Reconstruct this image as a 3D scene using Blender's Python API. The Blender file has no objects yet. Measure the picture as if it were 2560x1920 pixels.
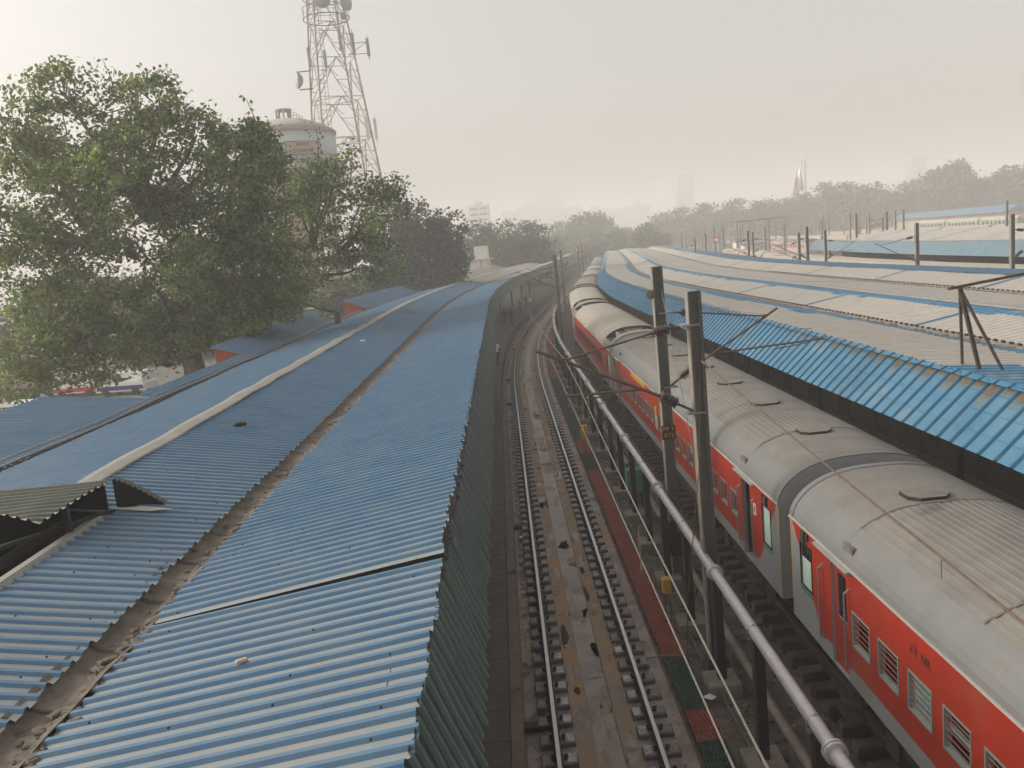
import bpy, math, random
import numpy as np
from mathutils import Vector, Matrix
S = bpy.context.scene
COL = S.collection
rnd = random.Random(11)
nrg = np.random.default_rng(5)
rad = math.radians

# ------------------------------------------------------------------ helpers
class MB:
    def __init__(s): s.v=[]; s.f=[]; s.m=[]
    def add(s, vs, fs, m=0):
        b=len(s.v); s.v.extend([tuple(p) for p in vs])
        for f in fs: s.f.append([b+i for i in f]); s.m.append(m)
    def quad(s,a,b,c,d,m=0): s.add([a,b,c,d],[(0,1,2,3)],m)
    def box(s,c,d,rz=0,m=0):
        x,y,z=d[0]/2,d[1]/2,d[2]/2; cs,sn=math.cos(rz),math.sin(rz)
        P=[(i*x,j*y,k*z) for k in(-1,1) for i,j in((-1,-1),(1,-1),(1,1),(-1,1))]
        s.add([(c[0]+p[0]*cs-p[1]*sn,c[1]+p[0]*sn+p[1]*cs,c[2]+p[2]) for p in P],
              [(3,2,1,0),(4,5,6,7),(0,1,5,4),(1,2,6,5),(2,3,7,6),(3,0,4,7)],m)
    def bevbox(s,c,d,b,rz=0,m=0):
        """box with chamfered top edges"""
        x,y,z=d[0]/2,d[1]/2,d[2]/2; cs,sn=math.cos(rz),math.sin(rz)
        R=[(x,y,-z),(x,y,z-b),(x-b,y-b,z)]
        P=[]
        for (a,e,zz) in R: P+=[(-a,-e,zz),(a,-e,zz),(a,e,zz),(-a,e,zz)]
        F=[(3,2,1,0),(8,9,10,11)]
        for k in (0,4):
            for i in range(4): F.append((k+i,k+(i+1)%4,k+4+(i+1)%4,k+4+i))
        s.add([(c[0]+p[0]*cs-p[1]*sn,c[1]+p[0]*sn+p[1]*cs,c[2]+p[2]) for p in P],F,m)
    def beam(s,p,q,w,h,m=0):
        p=Vector(p);q=Vector(q);d=(q-p).normalized()
        u=Vector((0,0,1)) if abs(d.z)<.95 else Vector((0,1,0))
        r=d.cross(u).normalized(); u=r.cross(d)
        P=[]
        for e in(p,q):
            for i,j in((-1,-1),(1,-1),(1,1),(-1,1)): P.append(e+r*i*w/2+u*j*h/2)
        s.add(P,[(3,2,1,0),(4,5,6,7),(0,1,5,4),(1,2,6,5),(2,3,7,6),(3,0,4,7)],m)
    def tube(s,pts,r,n=8,m=0,cap=True):
        pts=[Vector(p) for p in pts]; N=len(pts); rr=r if isinstance(r,(list,tuple)) else [r]*N
        rings=[]; ref=None
        for i,p in enumerate(pts):
            d=(pts[min(i+1,N-1)]-pts[max(i-1,0)]).normalized()
            if ref is None:
                ref=Vector((0,0,1)) if abs(d.z)<.9 else Vector((1,0,0))
            a=d.cross(ref)
            if a.length<1e-4: a=d.cross(Vector((0,1,0)))
            a.normalize(); b=d.cross(a).normalized(); ref=-b
            rings.append([p+(a*math.cos(2*math.pi*k/n)+b*math.sin(2*math.pi*k/n))*rr[i] for k in range(n)])
        F=[]
        for i in range(N-1):
            for k in range(n): F.append((i*n+k,i*n+(k+1)%n,(i+1)*n+(k+1)%n,(i+1)*n+k))
        if cap: F.append(tuple(range(n))[::-1]); F.append(tuple((N-1)*n+k for k in range(n)))
        s.add([q for R in rings for q in R],F,m)
    def lathe(s,prof,n=12,c=(0,0,0),axis=None,m=0):
        """prof: (r,h) list, turned about axis vector (default z)"""
        ax=Vector(axis).normalized() if axis is not None else Vector((0,0,1))
        a=ax.orthogonal().normalized(); b=ax.cross(a); c=Vector(c); V=[]
        for r,h in prof:
            for k in range(n): V.append(c+ax*h+(a*math.cos(2*math.pi*k/n)+b*math.sin(2*math.pi*k/n))*r)
        F=[]
        for i in range(len(prof)-1):
            for k in range(n): F.append((i*n+k,i*n+(k+1)%n,(i+1)*n+(k+1)%n,(i+1)*n+k))
        F.append(tuple(range(n))[::-1]); F.append(tuple((len(prof)-1)*n+k for k in range(n)))
        s.add(V,F,m)
    def sweep(s,prof,ss,m=0,closed=False,zf=None):
        """profile of (offset,z) drawn along the curved railway line"""
        n=len(prof); V=[]
        for q in ss:
            dz=zf(q) if zf else 0
            for o,z in prof: V.append(C(o,q,z+dz))
        F=[]; F_m=[]
        for i in range(len(ss)-1):
            for k in range(n if closed else n-1):
                k2=(k+1)%n; F.append((i*n+k,i*n+k2,(i+1)*n+k2,(i+1)*n+k)); F_m.append(m[k] if isinstance(m,(list,tuple)) else m)
        if closed:
            F.append(tuple(range(n))); F.append(tuple((len(ss)-1)*n+k for k in range(n))[::-1]); F_m+= [F_m[0]]*2
        b=len(s.v); s.v.extend(V)
        for f,mm in zip(F,F_m): s.f.append([b+i for i in f]); s.m.append(mm)
    def build(s,name,mats,parent=None,smooth=False,local=False):
        me=bpy.data.meshes.new(name)
        o0=Vector((0,0,0))
        if parent is not None and not local:
            o0=parent['_o'] if '_o' in parent else (0,0,0); o0=Vector(o0)
        me.from_pydata([(p[0]-o0[0],p[1]-o0[1],p[2]-o0[2]) for p in s.v],[],s.f)
        for mt in (mats if isinstance(mats,(list,tuple)) else [mats]): me.materials.append(mt)
        me.polygons.foreach_set('material_index',s.m)
        if smooth: me.polygons.foreach_set('use_smooth',[True]*len(s.f))
        me.update()
        o=bpy.data.objects.new(name,me); COL.objects.link(o)
        if parent is not None:
            o.parent=parent; o['_o']=tuple(o0) if not local else (0,0,0)
        return o

def tag(o,label=None,cat=None,group=None,kind=None):
    if label: o['label']=label
    if cat: o['category']=cat
    if group: o['group']=group
    if kind: o['kind']=kind
    return o
def thing(name,label,cat,loc=(0,0,0),rz=0,group=None):
    o=bpy.data.objects.new(name,None); COL.objects.link(o); o.location=loc; o.rotation_euler[2]=rz
    o.empty_display_size=.3; o['_o']=tuple(loc)
    return tag(o,label,cat,group)
def dup(o,parent=None):
    c=o.copy(); COL.objects.link(c)
    if parent is not None: c.parent=parent
    for ch in list(o.children): dup(ch,c)
    return c
def struct(o): o['kind']='structure'; return o
def at_centre(o):
    """move the origin of a one-mesh thing to the foot of its geometry"""
    me=o.data; n=len(me.vertices); a=np.empty(n*3); me.vertices.foreach_get('co',a); a=a.reshape(-1,3)
    c=np.array([(a[:,0].min()+a[:,0].max())/2,(a[:,1].min()+a[:,1].max())/2,a[:,2].min()])
    me.vertices.foreach_set('co',(a-c).ravel()); me.update(); o.location=Vector(c)+o.location
    return o
def merge_mesh(src,name,mats,parent=None):
    o=bpy.data.objects.new(name,src); COL.objects.link(o)
    return o

# the railway line: heading (degrees from +y) against distance
HT=[(-60,0),(48.4,0),(98,7.9),(200,7.3),(300,7.0),(450,6.0),(700,5.0)]
def head(q):
    for (a,h),(b,g) in zip(HT,HT[1:]):
        if q<=b: return rad(h+(g-h)*(q-a)/(b-a))
    return rad(HT[-1][1])
CS=0.5; CN=1520
CX=[1.025]; CY=[-60.0]
for i in range(CN):
    h=head(-60+i*CS+CS/2); CX.append(CX[-1]+CS*math.sin(h)); CY.append(CY[-1]+CS*math.cos(h))
def C(o,q,z=0.0):
    t=(q+60)/CS; i=max(0,min(CN-1,int(t))); f=t-i; h=head(q)
    return (CX[i]+(CX[i+1]-CX[i])*f+o*math.cos(h), CY[i]+(CY[i+1]-CY[i])*f-o*math.sin(h), z)
def rng(a,b,st):
    n=max(1,int(round((b-a)/st))); return [a+(b-a)*i/n for i in range(n+1)]

# ------------------------------------------------------------------ materials
def M(name,c1,c2=None,scale=4,rough=.75,metal=0,bump=0,bscale=None,c3=None,s3=.6,t3=.62,island=0,stretch=None,spec=.4,coord='P',trans=0):
    m=bpy.data.materials.new(name); m.use_nodes=True; nt=m.node_tree; N=nt.nodes; L=nt.links
    bs=N['Principled BSDF']; bs.inputs['Roughness'].default_value=rough; bs.inputs['Metallic'].default_value=metal
    bs.inputs['Specular IOR Level'].default_value=spec
    c1=tuple(c1)+(1,); 
    if c2 is None and not island and c3 is None:
        bs.inputs['Base Color'].default_value=c1
    if coord=='P': src=N.new('ShaderNodeNewGeometry').outputs['Position']
    else: src=N.new('ShaderNodeTexCoord').outputs['Object']
    if stretch:
        mp=N.new('ShaderNodeMapping'); mp.inputs['Scale'].default_value=stretch; L.new(src,mp.inputs[0]); src=mp.outputs[0]
    def noise(sc,det=6,dist=0):
        n=N.new('ShaderNodeTexNoise'); n.inputs['Scale'].default_value=sc; n.inputs['Detail'].default_value=det; n.inputs['Roughness'].default_value=.62
        L.new(src,n.inputs['Vector']); return n.outputs['Fac']
    col=None
    if c2 is not None:
        r=N.new('ShaderNodeMapRange'); r.inputs['From Min'].default_value=.36; r.inputs['From Max'].default_value=.64
        L.new(noise(scale),r.inputs['Value'])
        mx=N.new('ShaderNodeMix'); mx.data_type='RGBA'; mx.inputs['A'].default_value=c1; mx.inputs['B'].default_value=tuple(c2)+(1,)
        L.new(r.outputs[0],mx.inputs['Factor']); col=mx.outputs['Result']
    if c3 is not None:
        r=N.new('ShaderNodeMapRange'); r.inputs['From Min'].default_value=t3; r.inputs['From Max'].default_value=t3+.09
        L.new(noise(s3,8),r.inputs['Value'])
        mx=N.new('ShaderNodeMix'); mx.data_type='RGBA'; mx.inputs['B'].default_value=tuple(c3)+(1,); mx.inputs['A'].default_value=c1
        if col: L.new(col,mx.inputs['A'])
        L.new(r.outputs[0],mx.inputs['Factor']); col=mx.outputs['Result']
    if island:
        g=N.new('ShaderNodeNewGeometry'); h=N.new('ShaderNodeHueSaturation')
        r=N.new('ShaderNodeMapRange'); r.inputs['To Min'].default_value=1-island; r.inputs['To Max'].default_value=1+island
        L.new(g.outputs['Random Per Island'],r.inputs['Value']); L.new(r.outputs[0],h.inputs['Value'])
        h.inputs['Color'].default_value=c1
        if col: L.new(col,h.inputs['Color'])
        col=h.outputs[0]
    if col: L.new(col,bs.inputs['Base Color'])
    if trans:
        tl=N.new('ShaderNodeBsdfTranslucent'); ms=N.new('ShaderNodeMixShader'); ms.inputs[0].default_value=trans
        if col: L.new(col,tl.inputs['Color'])
        L.new(bs.outputs[0],ms.inputs[1]); L.new(tl.outputs[0],ms.inputs[2]); L.new(ms.outputs[0],N['Material Output'].inputs['Surface'])
    if bump:
        b=N.new('ShaderNodeBump'); b.inputs['Strength'].default_value=bump; b.inputs['Distance'].default_value=.03
        L.new(noise(bscale or scale*4),b.inputs['Height']); L.new(b.outputs[0],bs.inputs['Normal'])
    return m

m_pan  = M('roof_pan_dusty_blue',(.21,.25,.27),(.25,.262,.255),1.3,.6,0,c3=(.165,.22,.26),s3=.45,t3=.6,stretch=(.4,1.4,1),bump=.05)
m_rib  = M('roof_rib_blue',(.06,.145,.25),(.10,.18,.265),1.5,.5,.0)
m_panL = M('roof_pan_left',(.20,.24,.262),(.235,.255,.26),1.1,.6,0,c3=(.155,.21,.255),s3=.4,t3=.6,stretch=(.4,1.4,1))
m_panb= M('roof_pan_more_dust',(.265,.275,.265),(.215,.25,.268),1.6,.65,0,c3=(.18,.23,.27),s3=.7,t3=.6,stretch=(.4,1.5,1))
m_panc= M('roof_pan_streaked',(.185,.24,.275),(.225,.255,.265),1.4,.6,0,c3=(.27,.265,.245),s3=.8,t3=.6,stretch=(.3,2.2,1))
m_beige= M('roof_dust_beige',(.41,.385,.345),(.345,.33,.305),1.2,.9,c3=(.28,.28,.272),s3=.35,t3=.60,bump=.15,bscale=12)
m_beige2=M('roof_dust_beige_rib',(.38,.36,.325),(.32,.305,.28),3,.9)
m_bluec= M('roof_blue_clean',(.035,.15,.275),(.065,.19,.30),2.5,.45,.15,c3=(.22,.26,.27),s3=1.4,t3=.6)
m_val  = M('valance_blue',(.045,.15,.25),(.07,.175,.265),1.2,.5,.05,c3=(.12,.19,.235),s3=.6,t3=.58)
m_valrib=M('valance_rib_blue',(.02,.105,.19),(.03,.125,.21),3,.4,.15)
m_rust = M('rust_stain',(.095,.075,.052),(.13,.10,.066),5,.85)
m_rust2= M('rust_stain_light',(.085,.12,.135),(.10,.115,.11),4,.75)
m_rust3= M('rust_stain_faint',(.075,.145,.19),(.09,.14,.165),4,.7)
m_valf = M('valance_pale_blue',(.085,.155,.20),(.11,.175,.21),1,.6)
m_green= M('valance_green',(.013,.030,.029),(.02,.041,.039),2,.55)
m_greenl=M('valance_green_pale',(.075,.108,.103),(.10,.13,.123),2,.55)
m_grey = M('grey_sheet',(.30,.31,.26),(.36,.36,.31),3,.55,.1)
m_greyd= M('grey_sheet_rib',(.05,.06,.045),(.07,.08,.06),3,.55)
m_dirt = M('gutter_dirt',(.12,.098,.078),(.20,.17,.14),5,.95,bump=.7,bscale=14,c3=(.045,.038,.032),s3=2.4,t3=.6)
m_dirt2= M('gutter_mud',(.115,.095,.077),(.165,.14,.115),7,.95,bump=.8,bscale=18,c3=(.06,.045,.038),s3=2.6,t3=.57)
m_cap  = M('ridge_cap_cream',(.29,.28,.25),(.24,.232,.21),2.2,.6,.1,bump=.25,bscale=3)
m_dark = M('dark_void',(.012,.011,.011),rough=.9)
m_steel= M('painted_steel_dark',(.022,.022,.024),(.035,.034,.034),4,.6,.3)
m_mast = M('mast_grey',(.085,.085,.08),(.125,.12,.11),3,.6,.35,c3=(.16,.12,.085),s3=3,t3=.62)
m_mastl= M('mast_lit_side_pale',(.27,.245,.215),(.2,.18,.16),3,.6,.2)  # sunlit tone painted on left mast flanges; also plain gantry colour
m_rusty= M('rusty_tube',(.10,.068,.052),(.15,.105,.08),9,.75,.3)
m_insul= M('insulator_brown',(.085,.062,.055),(.05,.04,.038),6,.3)
m_galv = M('galvanised',(.30,.30,.30),(.22,.22,.22),8,.5,.5)
m_pipe = M('pipe_silver',(.46,.455,.46),(.55,.54,.53),6,.38,.35,c3=(.34,.33,.33),s3=4,t3=.6)
m_conc = M('concrete',(.17,.15,.13),(.24,.215,.185),3,.9,bump=.4,bscale=20)
m_cable= M('cable_grey',(.15,.14,.125),(.11,.105,.095),3,.8)
m_conc2= M('concrete_dark',(.06,.05,.044),(.10,.085,.075),2,.9,bump=.4,bscale=20)
m_bed  = M('track_bed_brown',(.18,.138,.115),(.34,.285,.25),1.7,.6,c3=(.08,.06,.05),s3=1.3,t3=.57,bump=.5,bscale=15,spec=.5)
m_bedw = M('track_bed_white_stain',(.36,.31,.28),(.08,.055,.048),3.0,.85,bump=.4,bscale=12)
m_drain= M('drain_grey',(.20,.178,.158),(.28,.25,.222),1.5,.4,c3=(.31,.23,.16),s3=1.2,t3=.55,bump=.3,stretch=(.8,1,1))
m_oran = M('drain_edge_orange',(.40,.255,.135),(.26,.215,.175),1.6,.8,c3=(.04,.03,.025),s3=2.6,t3=.605,bump=.3,bscale=9)
m_ledge= M('ledge_rust_brown',(.23,.165,.125),(.16,.12,.098),2.5,.85,c3=(.035,.026,.022),s3=1.5,t3=.6,bump=.4)
m_wet  = M('wet_stain',(.045,.04,.037),(.07,.062,.055),4,.12,spec=.9)
m_grime= M('black_grime',(.035,.027,.023),(.06,.047,.04),6,.9)
m_lime = M('limewash',(.40,.36,.32),(.30,.26,.23),6,.9)
m_block= M('rail_block_concrete',(.085,.075,.068),(.155,.14,.127),3,.42,c3=(.05,.043,.039),s3=3,t3=.58,bump=.25,bscale=10,spec=.6)
m_blockw=M('rail_block_wet',(.05,.05,.055),(.30,.31,.34),5,.16,bump=.5,bscale=9,spec=1)
m_railt= M('rail_head_polished',(.42,.41,.40),rough=.3,metal=.9)
m_rails= M('rail_side_rust',(.028,.021,.018),(.045,.032,.027),6,.8)
m_ballast=M('ballast_dark',(.045,.034,.029),(.12,.098,.084),9,.95,bump=1,bscale=22,c3=(.13,.115,.1),s3=7,t3=.63)
m_soil = M('cess_soil',(.09,.073,.06),(.16,.135,.115),3,.95,bump=.9,bscale=16,c3=(.22,.20,.175),s3=6,t3=.62)
m_plat = M('platform_paving',(.075,.063,.059),(.10,.085,.079),1.5,.8,bump=.15)
m_cope = M('platform_coping',(.06,.053,.05),(.085,.074,.07),3,.85,bump=.15)
m_joint= M('paving_joint',(.018,.016,.015),rough=.9)
m_gredr= M('walkway_red',(.26,.062,.04),(.31,.085,.058),4,.7)
m_gregr= M('walkway_green',(.022,.055,.038),(.034,.072,.052),4,.7)
m_grgap= M('walkway_gap',(.04,.03,.025),rough=.9)
m_yellow=M('yellow_paint',(.55,.31,.02),(.46,.26,.03),8,.5)
m_black= M('black_plate',(.012,.012,.012),rough=.6)
m_white= M('white_paint',(.74,.73,.70),(.66,.65,.62),4,.7)
m_ground=M('ground_earth',(.12,.105,.088),(.17,.15,.125),.3,.95,bump=.3)
m_fore = M('forecourt_tarmac',(.13,.12,.11),(.17,.155,.14),.4,.95)
m_orange=M('orange_sheet',(.46,.085,.018),(.38,.07,.02),3,.55)
m_oranged=M('orange_sheet_groove',(.14,.03,.01),rough=.6)
m_teal = M('green_hoarding',(.04,.19,.13),(.055,.22,.15),2,.6)
m_wood = M('bark',(.06,.045,.036),(.115,.085,.065),5,.95,bump=.8,bscale=14)
m_barkp= M('bark_pale',(.23,.175,.135),(.13,.10,.08),5,.95,bump=.6,bscale=14)
m_leaf = M('leaf_green',(.135,.20,.055),(.185,.23,.072),.5,.5,island=.45,trans=.42)
m_leafy= M('leaf_yellow_green',(.19,.255,.06),(.235,.275,.085),.6,.5,island=.4,trans=.45)
m_leafd= M('leaf_dark_green',(.072,.118,.046),(.098,.145,.058),.5,.55,island=.45,trans=.38)
m_leafk= M('leaf_deep_green',(.032,.055,.028),(.046,.07,.034),.5,.6,island=.4,trans=.25)
m_leaff= M('leaf_far',(.055,.085,.04),(.09,.11,.05),.08,.7,island=.4,trans=.35)
m_roofc= M('coach_roof_dusty',(.185,.175,.157),(.145,.138,.127),1.6,.9,c3=(.105,.10,.095),s3=.9,t3=.60,bump=.1,bscale=10)
m_roofs= M('coach_roof_shoulder',(.15,.158,.16),(.175,.178,.176),1.5,.6,.1,c3=(.16,.15,.14),s3=1.5,t3=.62,bump=.06)
m_roofcr=M('coach_roof_cream',(.35,.325,.27),(.29,.272,.23),1.2,.85,c3=(.21,.195,.165),s3=1.2,t3=.63)
m_end  = M('coach_end_grey',(.26,.27,.27),(.29,.296,.294),2,.65)
m_glass= M('window_glass_dark',(.012,.014,.016),rough=.12,spec=.8)
m_glassg=M('window_frosted_green',(.42,.55,.50),(.47,.58,.53),3,.3)
m_shut = M('window_shutter_teal',(.13,.31,.32),(.17,.36,.36),6,.4)
m_frame= M('window_frame_alu',(.23,.33,.31),(.28,.36,.33),6,.45,.3)
m_bar  = M('window_bar_red',(.36,.10,.07),rough=.6)
m_red  = M('coach_red',(.32,.024,.009),(.26,.022,.011),1.5,.42,spec=.5)
m_bog  = M('bogie_dark',(.03,.026,.024),(.055,.046,.04),5,.9)
m_green_t=M('green_trim',(.015,.16,.09),rough=.5)
m_skin = M('skin_brown',(.16,.085,.055),rough=.6)
m_hair = M('hair_black',(.012,.01,.01),rough=.6)
m_shirt= M('shirt_white',(.72,.72,.74),rough=.85)
m_trou = M('trousers_dark',(.02,.02,.026),rough=.9)
m_towr = M('tower_red_white',(.26,.185,.165),(.32,.27,.25),.12,.6,.2)
m_dish = M('antenna_grey',(.23,.25,.26),(.28,.29,.29),2,.6)
m_tank = M('tank_plaster',(.52,.54,.545),(.46,.48,.49),.6,.8,c3=(.32,.32,.31),s3=.9,t3=.63,stretch=(1,1,.25))
m_tankr= M('tank_roof_plaster',(.45,.42,.38),(.40,.37,.335),.8,.85)
m_tankp= M('tank_rim_pink',(.42,.29,.24),(.36,.26,.22),1,.8)
m_board= M('tank_board_tan',(.50,.37,.27),(.44,.34,.26),1,.8)
m_ink  = M('lettering_dark',(.025,.02,.02),rough=.8)
m_inkr = M('lettering_brown',(.085,.035,.027),rough=.8)
m_bldw = M('building_white',(.62,.60,.55),(.55,.53,.49),.3,.8)
m_bldg = M('building_grey',(.09,.095,.095),(.12,.122,.12),.1,.8)
m_bldd = M('building_window_band',(.10,.105,.11),rough=.5)
m_bldy = M('building_ochre',(.40,.32,.19),(.37,.30,.21),.3,.8)
m_pink = M('wall_pinkish',(.36,.24,.22),(.44,.33,.30),.5,.85)
m_gcoach=M('coach_green_faded',(.17,.23,.14),(.21,.26,.17),.6,.7)
m_carw = M('car_white',(.70,.70,.68),rough=.25,spec=.6)
m_carb = M('car_blue',(.03,.045,.16),rough=.3)
m_tyre = M('tyre_black',(.02,.02,.02),rough=.9)
m_red2 = M('red_paint',(.50,.03,.03),rough=.5)
m_cloth= M('rag_white',(.66,.66,.66),rough=.9)
def emis(name,c,st):
    m=bpy.data.materials.new(name); m.use_nodes=True; b=m.node_tree.nodes['Principled BSDF']
    b.inputs['Base Color'].default_value=tuple(c)+(1,); b.inputs['Emission Color'].default_value=tuple(c)+(1,); b.inputs['Emission Strength'].default_value=st
    return m
m_sig = emis('signal_lamp_red',(1,.03,.06),6)

def livery():
    """red and grey coach paint scheme laid out in the coach's own coordinates"""
    m=M('coach_livery',(.35,.027,.009),(.28,.024,.011),1.5,.42,spec=.5); nt=m.node_tree; N=nt.nodes; L=nt.links; bs=N['Principled BSDF']
    red=bs.inputs['Base Color'].links[0].from_socket
    tc=N.new('ShaderNodeTexCoord'); sx=N.new('ShaderNodeSeparateXYZ'); L.new(tc.outputs['Object'],sx.inputs[0])
    def math_(op,a,b=None):
        n=N.new('ShaderNodeMath'); n.operation=op
        for i,v in enumerate((a,b)):
            if v is None: continue
            if isinstance(v,(int,float)): n.inputs[i].default_value=v
            else: L.new(v,n.inputs[i])
        return n.outputs[0]
    ay=math_('ABSOLUTE',sx.outputs['Y']); e=math_('SUBTRACT',11.77,ay)
    lim=math_('ADD',.12,math_('MULTIPLY',math_('SUBTRACT',3.15,sx.outputs['Z']),.78))
    g=math_('MAXIMUM',math_('LESS_THAN',sx.outputs['Z'],1.57),math_('LESS_THAN',e,lim))
    yel=math_('LESS_THAN',e,.045)
    nz=N.new('ShaderNodeTexNoise'); nz.inputs['Scale'].default_value=1.2; nz.inputs['Detail'].default_value=6; L.new(tc.outputs['Object'],nz.inputs['Vector'])
    gr=N.new('ShaderNodeMix'); gr.data_type='RGBA'; gr.inputs['A'].default_value=(.24,.265,.27,1); gr.inputs['B'].default_value=(.19,.205,.205,1); L.new(nz.outputs['Fac'],gr.inputs['Factor'])
    m1=N.new('ShaderNodeMix'); m1.data_type='RGBA'; L.new(g,m1.inputs['Factor']); L.new(red,m1.inputs['A']); L.new(gr.outputs['Result'],m1.inputs['B'])
    m2=N.new('ShaderNodeMix'); m2.data_type='RGBA'; L.new(yel,m2.inputs['Factor']); L.new(m1.outputs['Result'],m2.inputs['A']); m2.inputs['B'].default_value=(.45,.27,.05,1)
    # road dirt with its own blotchy shape
    n2=N.new('ShaderNodeTexNoise'); n2.inputs['Scale'].default_value=.9; n2.inputs['Detail'].default_value=9; L.new(tc.outputs['Object'],n2.inputs['Vector'])
    r=N.new('ShaderNodeMapRange'); r.inputs['From Min'].default_value=.52; r.inputs['From Max'].default_value=.72; r.inputs['To Max'].default_value=.35; L.new(n2.outputs['Fac'],r.inputs['Value'])
    m3=N.new('ShaderNodeMix'); m3.data_type='RGBA'; L.new(r.outputs[0],m3.inputs['Factor']); L.new(m2.outputs['Result'],m3.inputs['A']); m3.inputs['B'].default_value=(.16,.10,.075,1)
    L.new(m3.outputs['Result'],bs.inputs['Base Color']); return m
m_liv=livery()

# ------------------------------------------------------------------ camera
cam=bpy.data.cameras.new('camera'); co=bpy.data.objects.new('camera',cam); COL.objects.link(co)
pit,rol=.161898,-.100179
fw=Vector((0,math.cos(pit),-math.sin(pit))); up=Vector((0,math.sin(pit),math.cos(pit))); rt=Vector((1,0,0))
r2=rt*math.cos(rol)+up*math.sin(rol); u2=-rt*math.sin(rol)+up*math.cos(rol)
mw=Matrix(((r2.x,u2.x,-fw.x,0),(r2.y,u2.y,-fw.y,0),(r2.z,u2.z,-fw.z,8.51),(0,0,0,1)))
co.matrix_world=mw; cam.sensor_width=36; cam.lens=2056.9/2560*36; cam.clip_end=4000; cam.clip_start=.1
S.camera=co

# ------------------------------------------------------------------ light
SUN_EL,SUN_AZ=26,-82      # azimuth from +y towards +x (negative = left)
w=bpy.data.worlds.new('World'); S.world=w; w.use_nodes=True; nt=w.node_tree
bg=nt.nodes['Background']; sky=nt.nodes.new('ShaderNodeTexSky'); sky.sky_type='NISHITA'; sky.sun_disc=False
sky.sun_elevation=rad(SUN_EL); sky.sun_rotation=rad(SUN_AZ); sky.dust_density=6; sky.air_density=1; sky.ozone_density=1
hs=nt.nodes.new('ShaderNodeHueSaturation'); hs.inputs['Saturation'].default_value=.22
tint=nt.nodes.new('ShaderNodeMix'); tint.data_type='RGBA'; tint.blend_type='MULTIPLY'; tint.inputs['Factor'].default_value=1; tint.inputs['B'].default_value=(1.0,.952,.893,1)
nt.links.new(sky.outputs[0],hs.inputs['Color']); nt.links.new(hs.outputs[0],tint.inputs['A']); nt.links.new(tint.outputs['Result'],bg.inputs['Color'])
bg.inputs['Strength'].default_value=.15
sl=bpy.data.lights.new('sun','SUN'); sl.energy=1.3; sl.angle=rad(14); sl.color=(1,.90,.78)
so=bpy.data.objects.new('sun',sl); COL.objects.link(so)
sd=Vector((math.sin(rad(SUN_AZ))*math.cos(rad(SUN_EL)),math.cos(rad(SUN_AZ))*math.cos(rad(SUN_EL)),math.sin(rad(SUN_EL))))
so.rotation_euler=(-sd).to_track_quat('-Z','Y').to_euler(); so.location=(0,0,60)
S.view_settings.view_transform='Standard'; S.view_settings.look='None'; S.view_settings.exposure=0.6; S.view_settings.gamma=1
S.cycles.max_bounces=6; S.cycles.volume_bounces=1; S.cycles.use_denoising=True; S.cycles.transparent_max_bounces=8
S.cycles.diffuse_bounces=3; S.cycles.glossy_bounces=2; S.cycles.use_adaptive_sampling=True

hz=MB(); hz.box((100,580,32),(2800,1720,70)); ho=hz.build('haze',[]); tag(ho,kind='stuff')
hm=bpy.data.materials.new('haze'); hm.use_nodes=True; hn=hm.node_tree; hn.nodes.clear()
out=hn.nodes.new('ShaderNodeOutputMaterial'); pv=hn.nodes.new('ShaderNodeVolumePrincipled')
pv.inputs['Color'].default_value=(.965,.955,.94,1); pv.inputs['Density'].default_value=.0020; pv.inputs['Anisotropy'].default_value=.05
hn.links.new(pv.outputs[0],out.inputs['Volume']); ho.data.materials.append(hm)

# ------------------------------------------------------------------ ground, platforms, track beds
g=MB(); g.quad((-1290,-270,-.75),(1490,-270,-.75),(1490,1430,-.75),(-1290,1430,-.75)); struct(g.build('ground',m_ground))
g=MB(); g.quad((-120,-10,.42),(-17.2,-10,.42),(-17.2,120,.42),(-120,120,.42)); g.quad((-17.2,120,.42),(-17.2,-10,.42),(-17.2,-10,-.75),(-17.2,120,-.75)); struct(g.build('forecourt',m_fore))
SL=rng(-8,60,2)+rng(60,140,2)[1:]+rng(140,440,6)[1:]
def slab(name,prof,m,ss=SL):
    b=MB(); b.sweep(prof,ss,m=0,closed=True); return struct(b.build(name,m))
slab('platform',[(-1.67,-.75),(-1.67,.80),(-18.0,.80),(-18.0,-.75)],m_plat)
b=MB()
# coping slabs with open joints along the platform edge
q=-6.0
while q<150:
    ln=.9; b.sweep([(-1.63,.70),(-1.63,.84),(-2.50,.84),(-2.50,.70)],[q,q+ln*.982],closed=True); q+=ln
    if q<40: b.sweep([(-2.52,.70),(-2.52,.835),(-3.4,.835),(-3.4,.70)],[q-ln,q-ln*.02],closed=True)
struct(b.build('platform_edge',m_cope))
b=MB(); b.sweep([(-1.665,-.6),(-1.665,-.02),(-1.44,-.02),(-1.44,-.3),(-1.40,-.33),(-1.36,-.30)],SL,m=[0,0,0,0,0]); struct(b.build('platform_ledge',m_ledge))
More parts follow.
